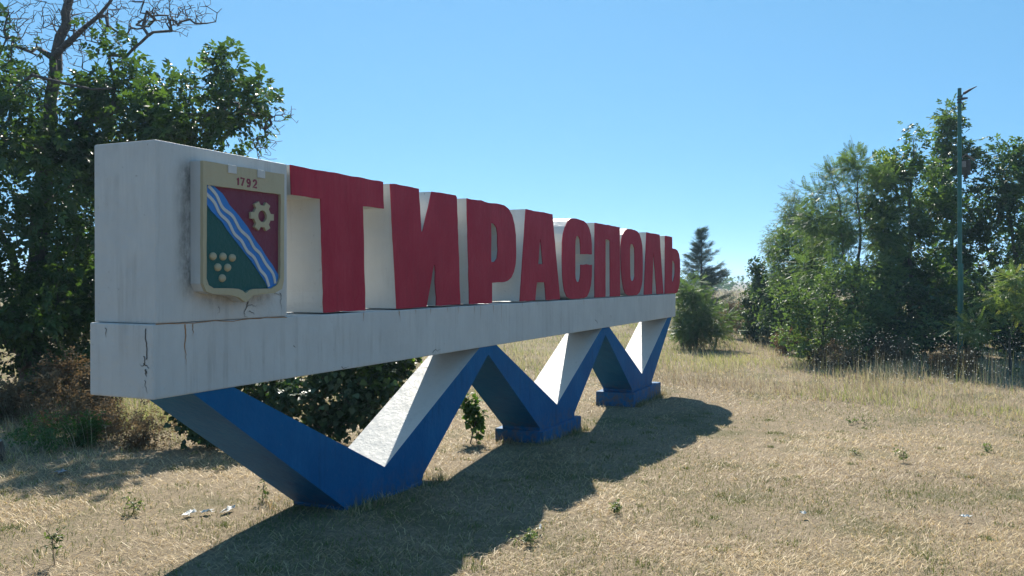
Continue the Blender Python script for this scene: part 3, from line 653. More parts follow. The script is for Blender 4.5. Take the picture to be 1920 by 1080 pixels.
# shrubs close behind the sign
plant('shrub', 'large dark broad leaved shrub under the beam behind the first zigzag support', 'shrub', G(5.6, 2.75),
      [([(5.6, 2.75, -.2), (5.6, 2.7, .5), (5.65, 2.6, 1.1)], .04, .015), ([(5.2, 3.0, -.15), (5.1, 3.1, .4), (5.05, 3.1, 1.0)], .03, .012), ([(6.1, 2.2, -.2), (6.15, 2.15, .5), (6.2, 2.1, 1.15)], .025, .01)],
      [(5.07, 3.10, .73, .67, .60), (5.63, 2.60, .69, .69, .69), (6.12, 2.12, .90, .5, .47), (5.47, 2.35, .25, .52, .35), (4.92, 3.45, .95, .45, .45), (4.5, 4.0, .6, .6, .6)],
      'ivy', 7000, .72, 'darkleaf', 12, dens=110, spread=.10, thr=.02, droop=.9, tb=.4)
plant('climbing_plant', 'sunlit green climbing plant hanging under the beam beside the dark shrub', 'plant', G(6.35, 2.0),
      [([(6.35, 2.0, -.2), (6.33, 2.0, .5), (6.3, 2.02, 1.3)], .015, .006), ([(6.0, 2.1, -.2), (5.98, 2.1, .5), (5.95, 2.1, 1.2)], .015, .006)],
      [(6.3, 2.0, .95, .25, .45), (5.95, 2.1, .75, .22, .5), (6.6, 1.85, 1.15, .2, .3)], 'ivy', 750, .72, 'fresh', 15, dens=150, spread=.07, thr=.05, droop=1.0, r0=.004, tb=.35)
plant('vine_plant', 'small leafy vine seen through the gap under the second letter', 'plant', G(6.62, .87),
      [([(6.62, .87, -.25), (6.60, .88, .1), (6.58, .88, .5)], .012, .006), ([(6.70, .78, -.25), (6.72, .78, .0), (6.74, .77, .35)], .01, .005)],
      [(6.60, .88, .35, .14, .24), (6.73, .78, .12, .12, .2)], 'ivy', 230, .72, 'fresh', 13, dens=160, spread=.05, thr=.05, droop=.8, r0=.004, tb=.25)

plant('undergrowth_shrub', 'dark straggly shrub at the foot of the large left tree', 'shrub', G(7.56, 11.45),
      [([(7.56, 11.45, -0.20), (7.45, 11.33, 0.70), (7.33, 11.21, 1.60)], .03, .012), ([(6.87, 11.91, -0.20), (6.75, 11.79, 0.50), (6.52, 11.68, 1.30)], .03, .012), ([(8.14, 10.98, -0.20), (8.20, 10.92, 0.60), (8.26, 10.87, 1.40)], .025, .01)],
      [(7.39, 11.21, 1.25, 0.83, 0.72), (6.52, 11.79, 1.20, 0.88, 0.88), (8.26, 10.87, 1.20, 0.66, 0.77), (5.82, 11.91, 0.80, 0.77, 0.77), (7.79, 11.10, 0.55, 0.77, 0.44)],
      'walnut', 2600, .85, 'darkleaf', 14, dens=44, spread=.13, thr=.03, droop=.6, tb=.45)
# trees and shrubs to the right, beyond the far end of the sign
plant('acacia_shrub', 'light green feathery shrub with several thin stems beside the far end of the sign', 'shrub', G(26.5, 1.8),
      [([(26.5, 1.8, -.5), (26.5, 1.82, .4), (26.45, 1.95, 1.7)], .03, .012), ([(26.3, 2.2, -.5), (26.25, 2.3, .3), (26.2, 2.4, 1.0)], .025, .01), ([(26.75, 1.3, -.5), (26.8, 1.2, .2), (26.85, 1.1, .9)], .025, .01)],
      [(26.53, 1.78, .95, .95, .75), (26.46, 1.96, 1.82, .70, .6), (26.81, 1.16, .56, .6, .65), (26.29, 2.3, .65, .55, .8), (26.5, 1.8, .25, .9, .45)], 'frond', 3000, .8, 'locust', 21, dens=60, spread=.13, thr=.05, tb=.45)
plant('leafy_bush', 'dark green bush with bare lower stems and a thin upright top', 'bush', G(31.6, .3),
      [([(31.6, .3, -.5), (31.58, .33, .6), (31.55, .42, 2.0), (31.54, .45, 3.0)], .04, .012), ([(31.75, .1, -.5), (31.7, .05, .3), (31.7, .0, 1.1)], .03, .01)],
      [(31.57, .34, 1.05, .85, .95), (31.54, .45, 2.5, .40, .7), (31.7, .04, .6, .7, .6), (31.5, .4, .2, .8, .5)], 'simple', 4200, 1.25, 'darkleaf', 22, dens=55, spread=.12, thr=.05, tb=.55)
plant('silver_birch', 'pale silvery green tree with thin airy crown, leftmost of the tall trees by the pole', 'tree', G(37.5, -.6),
      [([(37.5, -.6, -.5), (37.5, -.55, 1.5), (37.45, -.45, 3.5), (37.43, -.36, 6.2)], .07, .015)],
      [(37.43, -.36, 5.5, .70, .95), (37.52, -.6, 4.34, 1.25, 1.1), (37.21, .08, 3.34, .95, 1.3), (37.82, -1.29, 3.5, 1.1, 1.5), (37.29, -.16, 1.34, 1.25, 1.4), (36.9, .25, 2.0, .8, 1.0)], 'narrow', 6500, 1.5, 'silver', 23, dens=26, spread=.20, thr=.04, tb=.5, barkm='paletwig', droop=.7)
plant('locust_tree', 'tall feathery locust tree between the silvery tree and the pointed broad leaved tree', 'tree', G(26.9, -3.5),
      [([(26.9, -3.5, -.5), (26.9, -3.5, 1.6), (27.2, -3.6, 3.6), (27.4, -3.5, 5.6)], .09, .02), ([(26.9, -3.5, 1.5), (26.7, -3.1, 3.0), (27.3, -2.9, 5.2), (27.5, -2.5, 6.1)], .05, .012)],
      [(27.5, -2.67, 6.0, .6, .32), (27.81, -3.35, 5.55, 1.05, .65), (27.03, -4.06, 5.6, .75, .7), (26.64, -3.25, 4.12, 1.2, .95), (27.17, -4.4, 4.12, 1.05, 1.1), (25.4, -2.67, 2.3, 1.15, 1.0), (25.9, -3.79, 1.96, 1.3, 1.1), (27.4, -2.2, 4.6, .8, .9), (27.32, -3.97, 5.7, .8, .75), (26.73, -3.4, 6.0, .65, .35), (27.2, -2.1, 5.3, .6, .5), (27.8, -2.3, 4.0, .9, .85)], 'frond', 3700, 1.0, 'locust', 24, dens=20, spread=.17, thr=.035, tb=.5)
plant('walnut_tree', 'broad leaved tree with a tall pointed top just left of the green pole', 'tree', G(28.6, -5.2),
      [([(28.6, -5.2, -.5), (28.6, -5.2, 2.0), (28.65, -5.2, 4.5), (28.68, -5.25, 7.3)], .10, .015)],
      [(28.68, -5.25, 7.0, .36, .5), (28.5, -4.88, 5.8, .85, .8), (28.84, -5.66, 4.9, 1.05, 1.0), (28.56, -5.07, 3.63, 1.25, 1.2), (28.86, -5.76, 1.94, 1.3, 1.4), (28.3, -4.5, 2.2, 1.1, 1.2), (27.8, -4.35, 6.1, .5, .5), (27.75, -4.4, 4.5, .85, .85), (29.3, -5.8, 6.1, .6, .6)], 'walnut', 4700, 1.1, 'walnut', 25, dens=24, spread=.17, thr=.035, tb=.62)
plant('walnut_tree', 'tallest broad leaved tree right behind the green pole', 'tree', G(32.6, -6.8),
      [([(32.6, -6.8, -.5), (32.6, -6.75, 2.5), (32.6, -6.6, 5.5), (32.56, -6.55, 8.6)], .11, .015)],
      [(32.58, -6.5, 8.1, .42, .65), (32.66, -6.76, 6.8, .75, .7), (32.48, -6.39, 5.83, 1.0, .95), (32.72, -6.96, 4.18, 1.2, 1.3), (32.7, -6.98, 1.92, 1.4, 1.4)], 'walnut', 3300, 1.2, 'walnut', 26, dens=24, spread=.18, thr=.035, tb=.60)
plant('walnut_tree', 'broad leaved tree at the right edge of the photo beside the green pole', 'tree', G(32.4, -8.9),
      [([(32.4, -8.9, -.5), (32.4, -8.8, 2.5), (32.4, -8.6, 5.0), (32.25, -8.3, 7.2)], .11, .015), ([(32.4, -8.8, 3.0), (32.6, -9.3, 5.0), (32.6, -9.1, 7.0)], .05, .012)],
      [(32.19, -8.16, 6.9, .75, .55), (32.56, -8.98, 6.6, .65, .7), (32.34, -8.53, 5.5, 1.15, .9), (32.41, -8.72, 3.73, 1.35, 1.3), (32.39, -8.73, 1.53, 1.4, 1.4), (32.91, -9.9, 4.73, 1.2, 2.0)], 'walnut', 3900, 1.2, 'walnut', 27, dens=22, spread=.18, thr=.035, tb=.58)
plant('locust_shrub', 'low spreading light green locust shrub in front of the feathery tree', 'shrub', G(23.1, -2.7),
      [([(23.1, -2.7, -.5), (23.1, -2.7, .5), (23.2, -3.0, 1.8)], .04, .015), ([(23.0, -2.4, -.5), (22.9, -2.2, .6), (22.85, -2.1, 1.5)], .03, .01)],
      [(22.87, -2.24, 1.48, .9, .65), (23.2, -2.98, 1.0, .9, .65), (23.48, -3.57, 2.2, .9, .55), (22.73, -1.95, .60, .7, .5), (23.0, -2.7, .2, 1.1, .45), (23.3, -3.6, .5, .8, .6)], 'simple', 3400, 1.0, 'locust', 28, dens=36, spread=.15, thr=.05, tb=.6)
plant('locust_shrub', 'low light green locust shrub with flat branches at the foot of the pole', 'shrub', G(22.0, -7.6),
      [([(22.0, -7.6, -.5), (22.0, -7.55, .6), (22.05, -7.7, 2.0)], .04, .015), ([(22.0, -7.6, .2), (21.8, -7.1, .85), (21.95, -6.5, .95)], .02, .008)],
      [(21.9, -7.38, 1.6, .6, .40), (21.72, -6.99, 1.0, .65, .2), (22.08, -7.8, 2.25, .5, .4), (21.99, -6.37, .92, .5, .14), (22.2, -8.3, 1.2, .7, .5)], 'frond', 900, .9, 'locust', 29, dens=45, spread=.10, thr=.05, tb=.75)
plant('dark_shrub', 'dark shady shrub under the tree left of the pole', 'shrub', G(25.6, -4.6),
      [([(25.6, -4.6, -.5), (25.6, -4.6, .4), (25.7, -4.8, 1.4)], .04, .015)],
      [(25.3, -4.14, .62, 1.4, .9), (26.3, -5.6, .8, 1.2, 1.2), (25.9, -4.9, 1.6, 1.2, .9)], 'simple', 4200, 1.4, 'darkleaf', 30, dens=36, spread=.15, thr=.05, tb=.5)
plant('dark_shrub', 'dark shady shrub right of the pole under the broad leaved trees', 'shrub', G(27.0, -8.2),
      [([(27.0, -8.2, -.5), (27.0, -8.2, .4), (27.1, -8.3, 1.4)], .04, .015)],
      [(26.6, -7.4, .5, 1.0, .8), (27.2, -8.6, .9, 1.3, 1.2), (27.0, -7.8, 1.6, 1.1, .8), (26.2, -6.6, .5, 1.0, .7), (26.4, -9.2, .6, 1.0, .8)], 'simple', 4000, 1.4, 'darkleaf', 31, dens=36, spread=.15, thr=.05, tb=.45)
plant('locust_tree', 'dense mid green locust tree below the pale silvery tree', 'tree', G(30.0, -1.4),
      [([(30.0, -1.4, -.5), (30.0, -1.4, 1.2), (30.3, -1.9, 3.4), (30.5, -2.3, 4.8)], .08, .02)],
      [(29.73, -.6, 1.49, .95, 1.2), (30.68, -2.47, 3.9, 1.15, 1.05), (30.2, -1.4, 2.4, 1.1, 1.0), (29.9, -1.6, 1.0, 1.2, 1.1), (30.6, -.9, 3.6, .9, .9)], 'simple', 6200, 1.1, 'locust', 32, dens=24, spread=.18, thr=.04, tb=.42)
plant('grey_shrub', 'hazy grey green shrub between the dark bush and the low locust shrub', 'shrub', G(31.0, -1.0),
      [([(31.0, -1.0, -.5), (31.0, -1.0, .6), (31.0, -1.1, 2.0)], .04, .012), ([(30.8, -.7, -.5), (30.7, -.6, .5), (30.7, -.5, 1.4)], .03, .01)],
      [(31.0, -1.0, 1.2, 1.0, .95), (31.0, -1.2, 2.3, .8, .7), (30.6, -.5, .6, .8, .8), (31.2, -1.8, .9, 1.0, 1.0), (30.8, -1.2, .2, 1.2, .5)], 'simple', 5200, 1.15, 'silver', 33, dens=45, spread=.15, thr=.05, tb=.4)
plant('locust_shrub', 'low yellowish green locust shrub in the uncut grass left of the white flowers', 'shrub', G(24.6, -3.9),
      [([(24.6, -3.9, -.5), (24.6, -3.9, .5), (24.7, -4.1, 1.7)], .04, .012)],
      [(24.6, -3.9, 1.0, .9, .8), (24.9, -4.4, 1.7, .8, .6), (24.3, -3.3, .55, .8, .6), (24.8, -5.2, .6, .8, .7), (24.4, -4.2, .15, 1.1, .45)], 'simple', 3800, 1.05, 'locust', 34, dens=45, spread=.15, thr=.05, tb=.55)
# conifer
def conifer(label, base, H, R0, seed, n_whorl=22, kindm='needle'):
    rng = np.random.default_rng(seed); root = empty('conifer_tree', base, label, 'tree'); sk = Skel(seed); B = np.array(base)
    sk.path([B - (0, 0, .3), B + (0, 0, H * .5), B + (.05, 0, H)], .12, .012, jit=.01, leaf=0)
    pos = []; dr = []
    for k in range(120):
        h = H * (rng.uniform(.03, .98) ** 1.1); L = R0 * (1 - h / H) ** .95 * rng.uniform(.55, 1.25) + .05
        a = rng.random() * 6.283; d = np.array([math.cos(a), math.sin(a), .05 + .5 * (h / H) ** 2]); p0 = B + (0, 0, h)
        sk.path([p0, p0 + d * L * .5 + (0, 0, -.08 * L), p0 + d * L + (0, 0, .14 * L)], .012, .004, 'near', step=.4, jit=.02)
        m_ = int(20 + 75 * L)
        u = rng.random(m_) ** .7; side = rng.normal(0, .085, m_) * (1.2 - u * .8)
        lat = np.array([-d[1], d[0], 0])
        pp = p0 + np.outer(u * L, d) + np.outer(side * (.25 + L * .8), lat) + np.outer(-.08 * L * np.sin(u * 3.14) + .14 * L * u * u, (0, 0, 1)) + rng.normal(0, .05, (m_, 3))
        pos.append(pp); dr.append(np.tile(d, (m_, 1)) + np.outer(np.sign(side) * .6, lat) + rng.normal(0, .35, (m_, 3)))
    sk.radii(.004); inv = Matrix.Translation(-B)
    t = sk.tubes('trunk', M['bark'], root); t.matrix_parent_inverse = inv
    pos = np.concatenate(pos); dr = np.concatenate(dr)
    c = scatter_leaves('crown', 'needle', pos, dr, 1.05, M[kindm], root, rng, cluster_tint(pos, rng, .45)); c.matrix_parent_inverse = inv
conifer('dark green conifer with ragged pointed top beyond the last letter', G(47.6, 6.1), 5.75, 2.15, 41)

# dead weeds
DW = 'dry brown weeds among the grass'
def weed(label, x, y, w, h, n, seed, mat='dryleaf', kind='dry', size=1.6, barkm='drystem', name='dry_weed', cat='weed', group=None, stems=5, spread=.08, tb=.45, dens=70):
    rng = np.random.default_rng(seed); b = G(x, y); limbs = []
    for k in range(stems):
        a = rng.random() * 6.283; r = w * .35 * rng.random()
        p = (x + r * math.cos(a), y + r * math.sin(a)); q_ = (x + w * .8 * rng.random() * math.cos(a), y + w * .8 * rng.random() * math.sin(a))
        limbs.append(([(p[0], p[1], b[2] - .05), ((p[0] + q_[0]) / 2, (p[1] + q_[1]) / 2, b[2] + h * .5), (q_[0], q_[1], b[2] + h * rng.uniform(.8, 1.0))], .006, .003))
    s = plant(name, label, cat, b, [limbs[0]], [(x, y, b[2] + h * .55, w, h * .5)], kind, n, size, mat, seed, barkm=barkm, dens=dens, spread=spread, thr=.2, r0=.003, group=group, tb=tb, step=.12, jit=.02, minz=.0)
    return s
weed('large bushy clump of dead brown weeds under the left tree', 5.5, 8.0, .85, 1.0, 1900, 51, size=1.5)
weed('sparse dead brown weeds beside the beam end under the left tree', 5.6, 7.2, .6, .85, 1100, 52, size=1.5)
weed('low tangled dry weeds in the rough grass left of the sign', 4.6, 6.6, .8, .5, 1200, 61, size=1.2, tb=.5)
weed('tangled dry weeds close beside the dark shrub behind the sign', 4.3, 4.9, .7, .42, 1100, 62, size=1.1, tb=.55)
weed('low dark weeds beside the weathered post stump', 3.3, 5.6, .7, .32, 900, 63, mat='fresh', kind='dry', size=1.3, tb=.2)
weed('green brown weeds in the rough grass under the left tree', 5.4, 8.9, 1.0, .6, 1300, 64, mat='fresh', kind='dry', size=1.6, tb=.3)
weed('dead brown weeds at the left edge of the photo', 4.6, 8.3, .7, .6, 800, 53, size=1.5)
weed('tall rusty brown dead weeds between the feathery shrub and the dark bush', 33.5, 1.6, .9, 1.5, 1700, 54, size=2.2)
weed('tall pale dead weeds at the foot of the low yellowish locust shrub', 23.6, -4.6, .7, .8, 1200, 56, size=1.6, tb=.6)
weed('grey brown dead weeds under the locust shrub left of the pole', 21.9, -3.2, .8, .7, 1200, 57, size=1.6, tb=.5)
weed('dead brown weeds at the foot of the pole', 21.4, -6.3, .7, .75, 1100, 58, size=1.5, tb=.5)
weed('rusty brown dead weeds right of the dark bush', 26.2, -1.5, .9, .85, 1500, 55, size=2.0)

# ------------------------------------------------------------------ grasses
def blades(name, label, xy, h, w, lean, mat, tint, rng, segs=2, az=None):
    n = len(xy); z = gz(xy[:, 0], xy[:, 1]); base = np.column_stack([xy, z - .008])
    a = rng.random(n) * 2 * np.pi if az is None else az
    dirh = np.column_stack([np.cos(a), np.sin(a), np.zeros(n)]); b = a + np.pi / 2 + rng.normal(0, .6, n); side = np.column_stack([np.cos(b), np.sin(b), np.zeros(n)]) * (w / 2)[:, None]
    V = []
    for k in range(segs + 1):
        u = k / segs; th = lean * (.35 + .65 * u)
        c = base + dirh * (h * u * np.sin(th))[:, None]; c[:, 2] += h * u * np.cos(th)
        if k < segs: V += [c - side * (1 - .55 * u), c + side * (1 - .55 * u)]
        else: V += [c]
    nv = len(V); V = np.stack(V, 1).reshape(-1, 3)
    f = []; sz = []
    for k in range(segs - 1): f += [2 * k, 2 * k + 1, 2 * k + 3, 2 * k + 2]; sz.append(4)
    f += [2 * (segs - 1), 2 * (segs - 1) + 1, 2 * segs]; sz.append(3)
    L = np.array(f)[None] + (np.arange(n) * nv)[:, None]
    o = np_obj(name, V, L.reshape(-1), np.tile(sz, n), M[mat], tint=np.repeat(tint, nv))
    return tag(o, label, None, None, 'stuff')
def polar(n, r0, r1, a0, a1, pw, rng):
    """points round the place where the road runs, thinning out with distance"""
    u = rng.random(n); e = 2 - pw
    r = (r0 ** e + u * (r1 ** e - r0 ** e)) ** (1 / e); a = rng.uniform(a0, a1, n)
    return np.column_stack([CAM[0] + r * np.cos(a), CAM[1] + r * np.sin(a)]), r
A0, A1 = .425 - .78, .425 + .78
rng = np.random.default_rng(77)
# mown straw
xy, r = polar(330000, 4.5, 30, A0, A1, 1.75, rng)
t = tallness(xy[:, 0], xy[:, 1]); bare = smoothstep(.47, .60, fbm(xy[:, 0] * .8 + 91, xy[:, 1] * .8 + 13, 4)); keep = rng.random(len(xy)) > np.maximum(t * .75, .06 + bare * .52); xy, r, t = xy[keep], r[keep], t[keep]
n = len(xy); green = fbm(xy[:, 0] * .5 + 9, xy[:, 1] * .5, 4)
gp_ = smoothstep(.44, .60, green) * .62 + .07
nearleft = np.exp(-((xy[:, 0] - 0.2) ** 2 + (xy[:, 1] - .7) ** 2) / 1.6) * smoothstep(.36, .52, fbm(xy[:, 0] * 1.6 + 2, xy[:, 1] * 1.6, 3)) * 1.3; gp_ = np.clip(gp_ + .5 * nearleft, 0, .8)
isg = rng.random(n) < gp_
tint = np.where(isg, rng.uniform(.79, 1, n), np.clip(rng.normal(.42, .16, n) + .75 * (fbm(xy[:, 0] * .55, xy[:, 1] * .55 + 40, 4) - .45), 0, .71))
h = np.where(isg, rng.uniform(.02, .07, n), rng.uniform(.04, .15, n)) * (1 + .6 * t)
lean = np.where(isg, rng.uniform(.1, .8, n), np.clip(rng.normal(1.32, .18, n), .3, 1.52)) * (1 - .35 * t)
w = (.0026 + .00028 * r) * rng.uniform(.6, 1.4, n)
az = rng.normal(-1.05, .8, n) + (rng.random(n) < .5) * np.pi
pale = (~isg) & (rng.random(n) < .17); tint = np.where(pale, rng.uniform(.64, .72, n), tint); h = np.where(pale, h * 1.45, h); lean = np.where(pale, rng.uniform(1.35, 1.54, n), lean)
blades('mown_grass', 'short dry mown grass lying over the foreground', xy, h, w, lean, 'straw', tint, rng, 2, az)
# standing grass
xy, r = polar(210000, 10, 60, A0, A1, 1.55, rng)
t = tallness(xy[:, 0], xy[:, 1]); keep = rng.random(len(xy)) < t * (.35 + .65 * smoothstep(.38, .55, fbm(xy[:, 0] * .9 + 5, xy[:, 1] * .9 + 33, 4))); xy, r, t = xy[keep], r[keep], t[keep]; n = len(xy)
pn = fbm(xy[:, 0] * .3 + 3, xy[:, 1] * .3 + 70, 4)
yel = np.exp(-((xy[:, 0] - 22.5) / 3.2) ** 2 - ((xy[:, 1] - .2) / 2.6) ** 2); mauve = np.exp(-((xy[:, 0] - 16.6) / 1.6) ** 2 - ((xy[:, 1] + .4) / 1.5) ** 2)
gp_ = np.clip(smoothstep(.38, .58, pn) * .50 + .16 + .5 * yel - .4 * mauve, 0, .9); isg = rng.random(n) < gp_
tint = np.where(isg, np.where(rng.random(n) < yel, rng.uniform(.74, .86, n), rng.uniform(.78, 1, n)), -.25 * mauve + np.clip(rng.normal(.42, .18, n) + .5 * (fbm(xy[:, 0] * .35, xy[:, 1] * .35 + 11, 3) - .45), 0, .7))
hh = (.04 + .38 * fbm(xy[:, 0] * .5 + 31, xy[:, 1] * .5, 4) ** 1.4 * 1.5) * (.35 + .65 * t); h = hh * rng.uniform(.6, 1.35, n)
lean = np.abs(rng.normal(.62, .38, n)); w = (.003 + .00034 * r) * rng.uniform(.7, 1.4, n)
az = rng.normal(2.6, 1.1, n)
blades('standing_grass', 'uncut dry grass standing beyond the mown strip', xy, h, w, lean, 'tall', tint, rng, 3, az)
# tufts growing against the feet of the sign
q_ = []
for xv in (3.03, 7.94, 12.78):
    for k in range(1500):
        e = rng.random(); x_ = xv - .85 + e * (1.95 + .3 * (xv > 12)); sd_ = rng.random()
        if sd_ < .55: q_.append((x_, -.06 - abs(rng.normal(0, .07))))
        elif sd_ < .8: q_.append((x_, D + .12 + abs(rng.normal(0, .1))))
        else: q_.append((xv - .86 - abs(rng.normal(0, .08)) if rng.random() < .5 else xv + .98 + .3 * (xv > 12) + abs(rng.normal(0, .08)), rng.uniform(-.1, .8)))
q_ = np.array(q_); q_ = q_[rng.random(len(q_)) < smoothstep(.35, .6, fbm(q_[:, 0] * 2.3, q_[:, 1] * 2.3 + 8, 3)) + .15]; n = len(q_)
isg = rng.random(n) < .4
blades('foot_grass', 'dry and green tufts growing against the blue feet of the sign', q_, rng.uniform(.04, .17, n), np.full(n, .007) * rng.uniform(.6, 1.3, n), np.abs(rng.normal(.6, .4, n)), 'straw', np.where(isg, rng.uniform(.79, 1, n), rng.uniform(.1, .7, n)), rng, 2)
# low green tufts scattered over the mown strip
cx_, r_ = polar(420, 5.5, 17, A0, A1, 1.2, rng); kx = []
for (a, b), rr in zip(cx_, r_):
    m_ = rng.integers(10, 60); sd_ = rng.uniform(.03, .11); kx.append(np.column_stack([a + rng.normal(0, sd_, m_), b + rng.normal(0, sd_, m_)]))
kx = np.concatenate(kx); n = len(kx)
blades('green_tufts', 'low green grass tufts scattered over the mown strip', kx, rng.uniform(.025, .08, n), rng.uniform(.005, .010, n), np.abs(rng.normal(.7, .35, n)), 'straw', rng.uniform(.8, 1, n), rng, 2)
# seed stalks
xy, r = polar(26000, 11, 40, A0, A1, 1.5, rng); t = tallness(xy[:, 0], xy[:, 1]); keep = rng.random(len(xy)) < t ** 2; xy, r = xy[keep], r[keep]; n = len(xy)
keep = rng.random(n) < smoothstep(.40, .60, fbm(xy[:, 0] * .8, xy[:, 1] * .8 + 44, 3)); xy, r = xy[keep], r[keep]; n = len(xy)
blades('seed_stalks', 'thin pale seed stalks above the uncut grass', xy, rng.uniform(.28, .62, n), (.003 + .0002 * r), np.abs(rng.normal(.35, .25, n)), 'tall', np.clip(rng.normal(.5, .2, n), 0, .7), rng, 3, rng.normal(2.6, .9, n))
# far meadow beyond the trees
xy, r = polar(40000, 55, 220, A0, A1, 1.2, rng); n = len(xy)
blades('far_meadow', 'distant dry meadow grass beyond the trees', xy, rng.uniform(.3, .8, n), .05 + .0006 * r, np.abs(rng.normal(.4, .2, n)), 'tall', np.clip(rng.normal(.4, .2, n), 0, 1), rng, 2)

# white wild flowers in front of the right-hand trees
nst = 700
fx = rng.uniform(16.4, 22.6, nst); fy = rng.normal(-5.8, 1.7, nst); keep = rng.random(nst) < smoothstep(.32, .56, fbm(fx * .55 + 4, fy * .55 + 60, 3)); fx, fy = fx[keep], fy[keep]
V = []; F = []; tn = []
for x_, y_ in zip(fx, fy):
    z0 = float(gz(x_, y_)); H_ = rng.uniform(.25, 1.35); lx, ly = rng.normal(0, .12, 2)
    for b_ in range(rng.integers(1, 4)):
        c = np.array([x_ + lx + rng.normal(0, .10) * (b_ > 0), y_ + ly + rng.normal(0, .10) * (b_ > 0), z0 + H_ - rng.uniform(0, .25) * (b_ > 0)]); R = rng.uniform(.006, .017); o = len(V)
        tilt = rng.normal(0, .3, 2); V.append(tuple(c - (0, 0, .012))); tn.append(.7)
        for k in range(6):
            a = k * 1.0472; V.append((c[0] + R * math.cos(a), c[1] + R * math.sin(a), c[2] + R * (tilt[0] * math.cos(a) + tilt[1] * math.sin(a)))); tn.append(rng.random())
        F += [(o, o + 1 + k, o + 1 + (k + 1) % 6) for k in range(6)]
F = np.array(F)
fl = np_obj('wildflowers', np.array(V), F.reshape(-1), np.full(len(F), 3), M['flower'], tint=np.array(tn)); tag(fl, 'scattered small white wild flower heads before the dark trees', None, None, 'stuff')
n = len(fx); blades('flower_stems', 'thin stems of the white wild flowers', np.column_stack([fx, fy]), rng.uniform(.3, 1.1, n), np.full(n, .005), np.abs(rng.normal(.1, .1, n)), 'tall', rng.uniform(.3, .95, n), rng, 3)

# far tree line
nb = 130; pos = []
for k in range(nb):
    y_ = -170 + 420 * (k + rng.random()) / nb; x_ = 190 + rng.uniform(0, 60); R = rng.uniform(2.2, 5.0)
    v = rng.normal(0, 1, (90, 3)); v /= np.linalg.norm(v, axis=1)[:, None]; v *= rng.random(90)[:, None] ** .4
    pos.append(np.array([x_, y_, gz(x_, y_) + R * .55]) + v * np.array([R, R, R * .62]))
pos = np.concatenate(pos)
far = scatter_leaves('distant_woods', 'simple', pos, rng.normal(0, 1, pos.shape), 9.0, M['locust'], None, rng, cluster_tint(pos, rng, .3, .2, 6)); tag(far, 'line of distant trees on the horizon', None, None, 'stuff')

# small green weeds on the mown strip
GW = [('lone upright pale green weed on the mown grass', 8.35, -4.88, .10, .24, 90, .55), ('bushy green weed near the uncut grass at far right', 10.04, -6.04, .14, .17, 110, .7), ('flat green weed left of the upright pale weed', 8.75, -4.30, .12, .08, 60, .5),
      ('green weed patch at the edge of the shadow of the letters', 3.47, -2.31, .16, .10, 130, .5), ('larger green weed patch at the lower end of the shadow', 2.15, -2.02, .22, .08, 140, .6),
      ('tall green weed in the lower left corner', .02, 1.06, .10, .30, 60, .45), ('leafy green weed beside the blue foot of the first support', 2.25, .98, .08, .26, 90, .4), ('green weed left of the pile of torn paper', 1.35, 1.72, .10, .14, 60, .5), ('dark green weed at the edge of the uncut grass right of the shadow', 12.3, -4.2, .3, .14, 160, .35)]
for k, (lb, x_, y_, w_, h_, n_, tb_) in enumerate(GW):
    weed(lb, x_, y_, w_, h_, n_, 200 + k, mat='weedleaf', kind='simple', size=.27, barkm='drystem', name='green_weed', cat='weed', group='small green weeds on the mown grass', spread=.02, tb=tb_, dens=400)

# ------------------------------------------------------------------ pole, lamp arms, bird box
px_, py_ = 22.62, -6.41
pz = float(gz(px_, py_))
pole = empty('lamp_pole', (px_, py_, pz), 'tall thin green metal pole with two short arms at its top', 'pole')
def tube(name, pts, radii, mat, parent, k=10):
    bm = bmesh.new(); rings = []
    P = [Vector(p) for p in pts]
    for i, p in enumerate(P):
        d = (P[min(i + 1, len(P) - 1)] - P[max(i - 1, 0)]).normalized(); u = d.orthogonal().normalized(); v = d.cross(u)
        r = radii[i] if hasattr(radii, '__len__') else radii
        rings.append([bm.verts.new(p + (u * math.cos(a) + v * math.sin(a)) * r) for a in np.linspace(0, 2 * math.pi, k, endpoint=False)])
    for a, b in zip(rings, rings[1:]):
        for j in range(k): bm.faces.new((a[j], a[(j + 1) % k], b[(j + 1) % k], b[j]))
    bm.faces.new(rings[0]); bm.faces.new(rings[-1])
    o = bm_obj(name, bm, mat, parent, smooth=False); return o
ptop = 7.606 - pz
tube('shaft', [(0, 0, -.3), (0, 0, 3.0), (.0, .02, 3.02), (.0, .06, ptop)], [.078, .072, .062, .050], M['pole'], pole, 12)
rt = Vector((.4125, -.911, 0))
for dz in (-.08, -.16, -.24): tube('clamp', [(0, .06, ptop - .16 + dz - .015), (0, .06, ptop - .16 + dz + .015)], [.070, .070], M['iron'], pole, 10)
c0 = Vector((0, .06, ptop - .22))
tube('lamp_arm', [c0 + rt * .05, c0 + rt * .13 + Vector((0, 0, .08)), c0 + rt * .29 + Vector((0, 0, .176)), c0 + rt * .335 + Vector((0, 0, .20)), c0 + rt * .48 + Vector((0, 0, .275))], [.044, .04, .034, .024, .010], M['iron'], pole, 8)
tube('bracket', [c0 + Vector((0, 0, -.09)) + rt * .02, c0 + rt * .115 + Vector((0, 0, -.065)), c0 + rt * .225 + Vector((0, 0, -.05))], [.048, .038, .024], M['iron'], pole, 8)
tube('cable_loop', [c0 + Vector((0, 0, -.18)) + rt * .07, c0 + Vector((0, 0, -.25)) + rt * .12, c0 + Vector((0, 0, -.33)) + rt * .11, c0 + Vector((0, 0, -.36)) + rt * .05], .018, M['iron'], pole, 6)
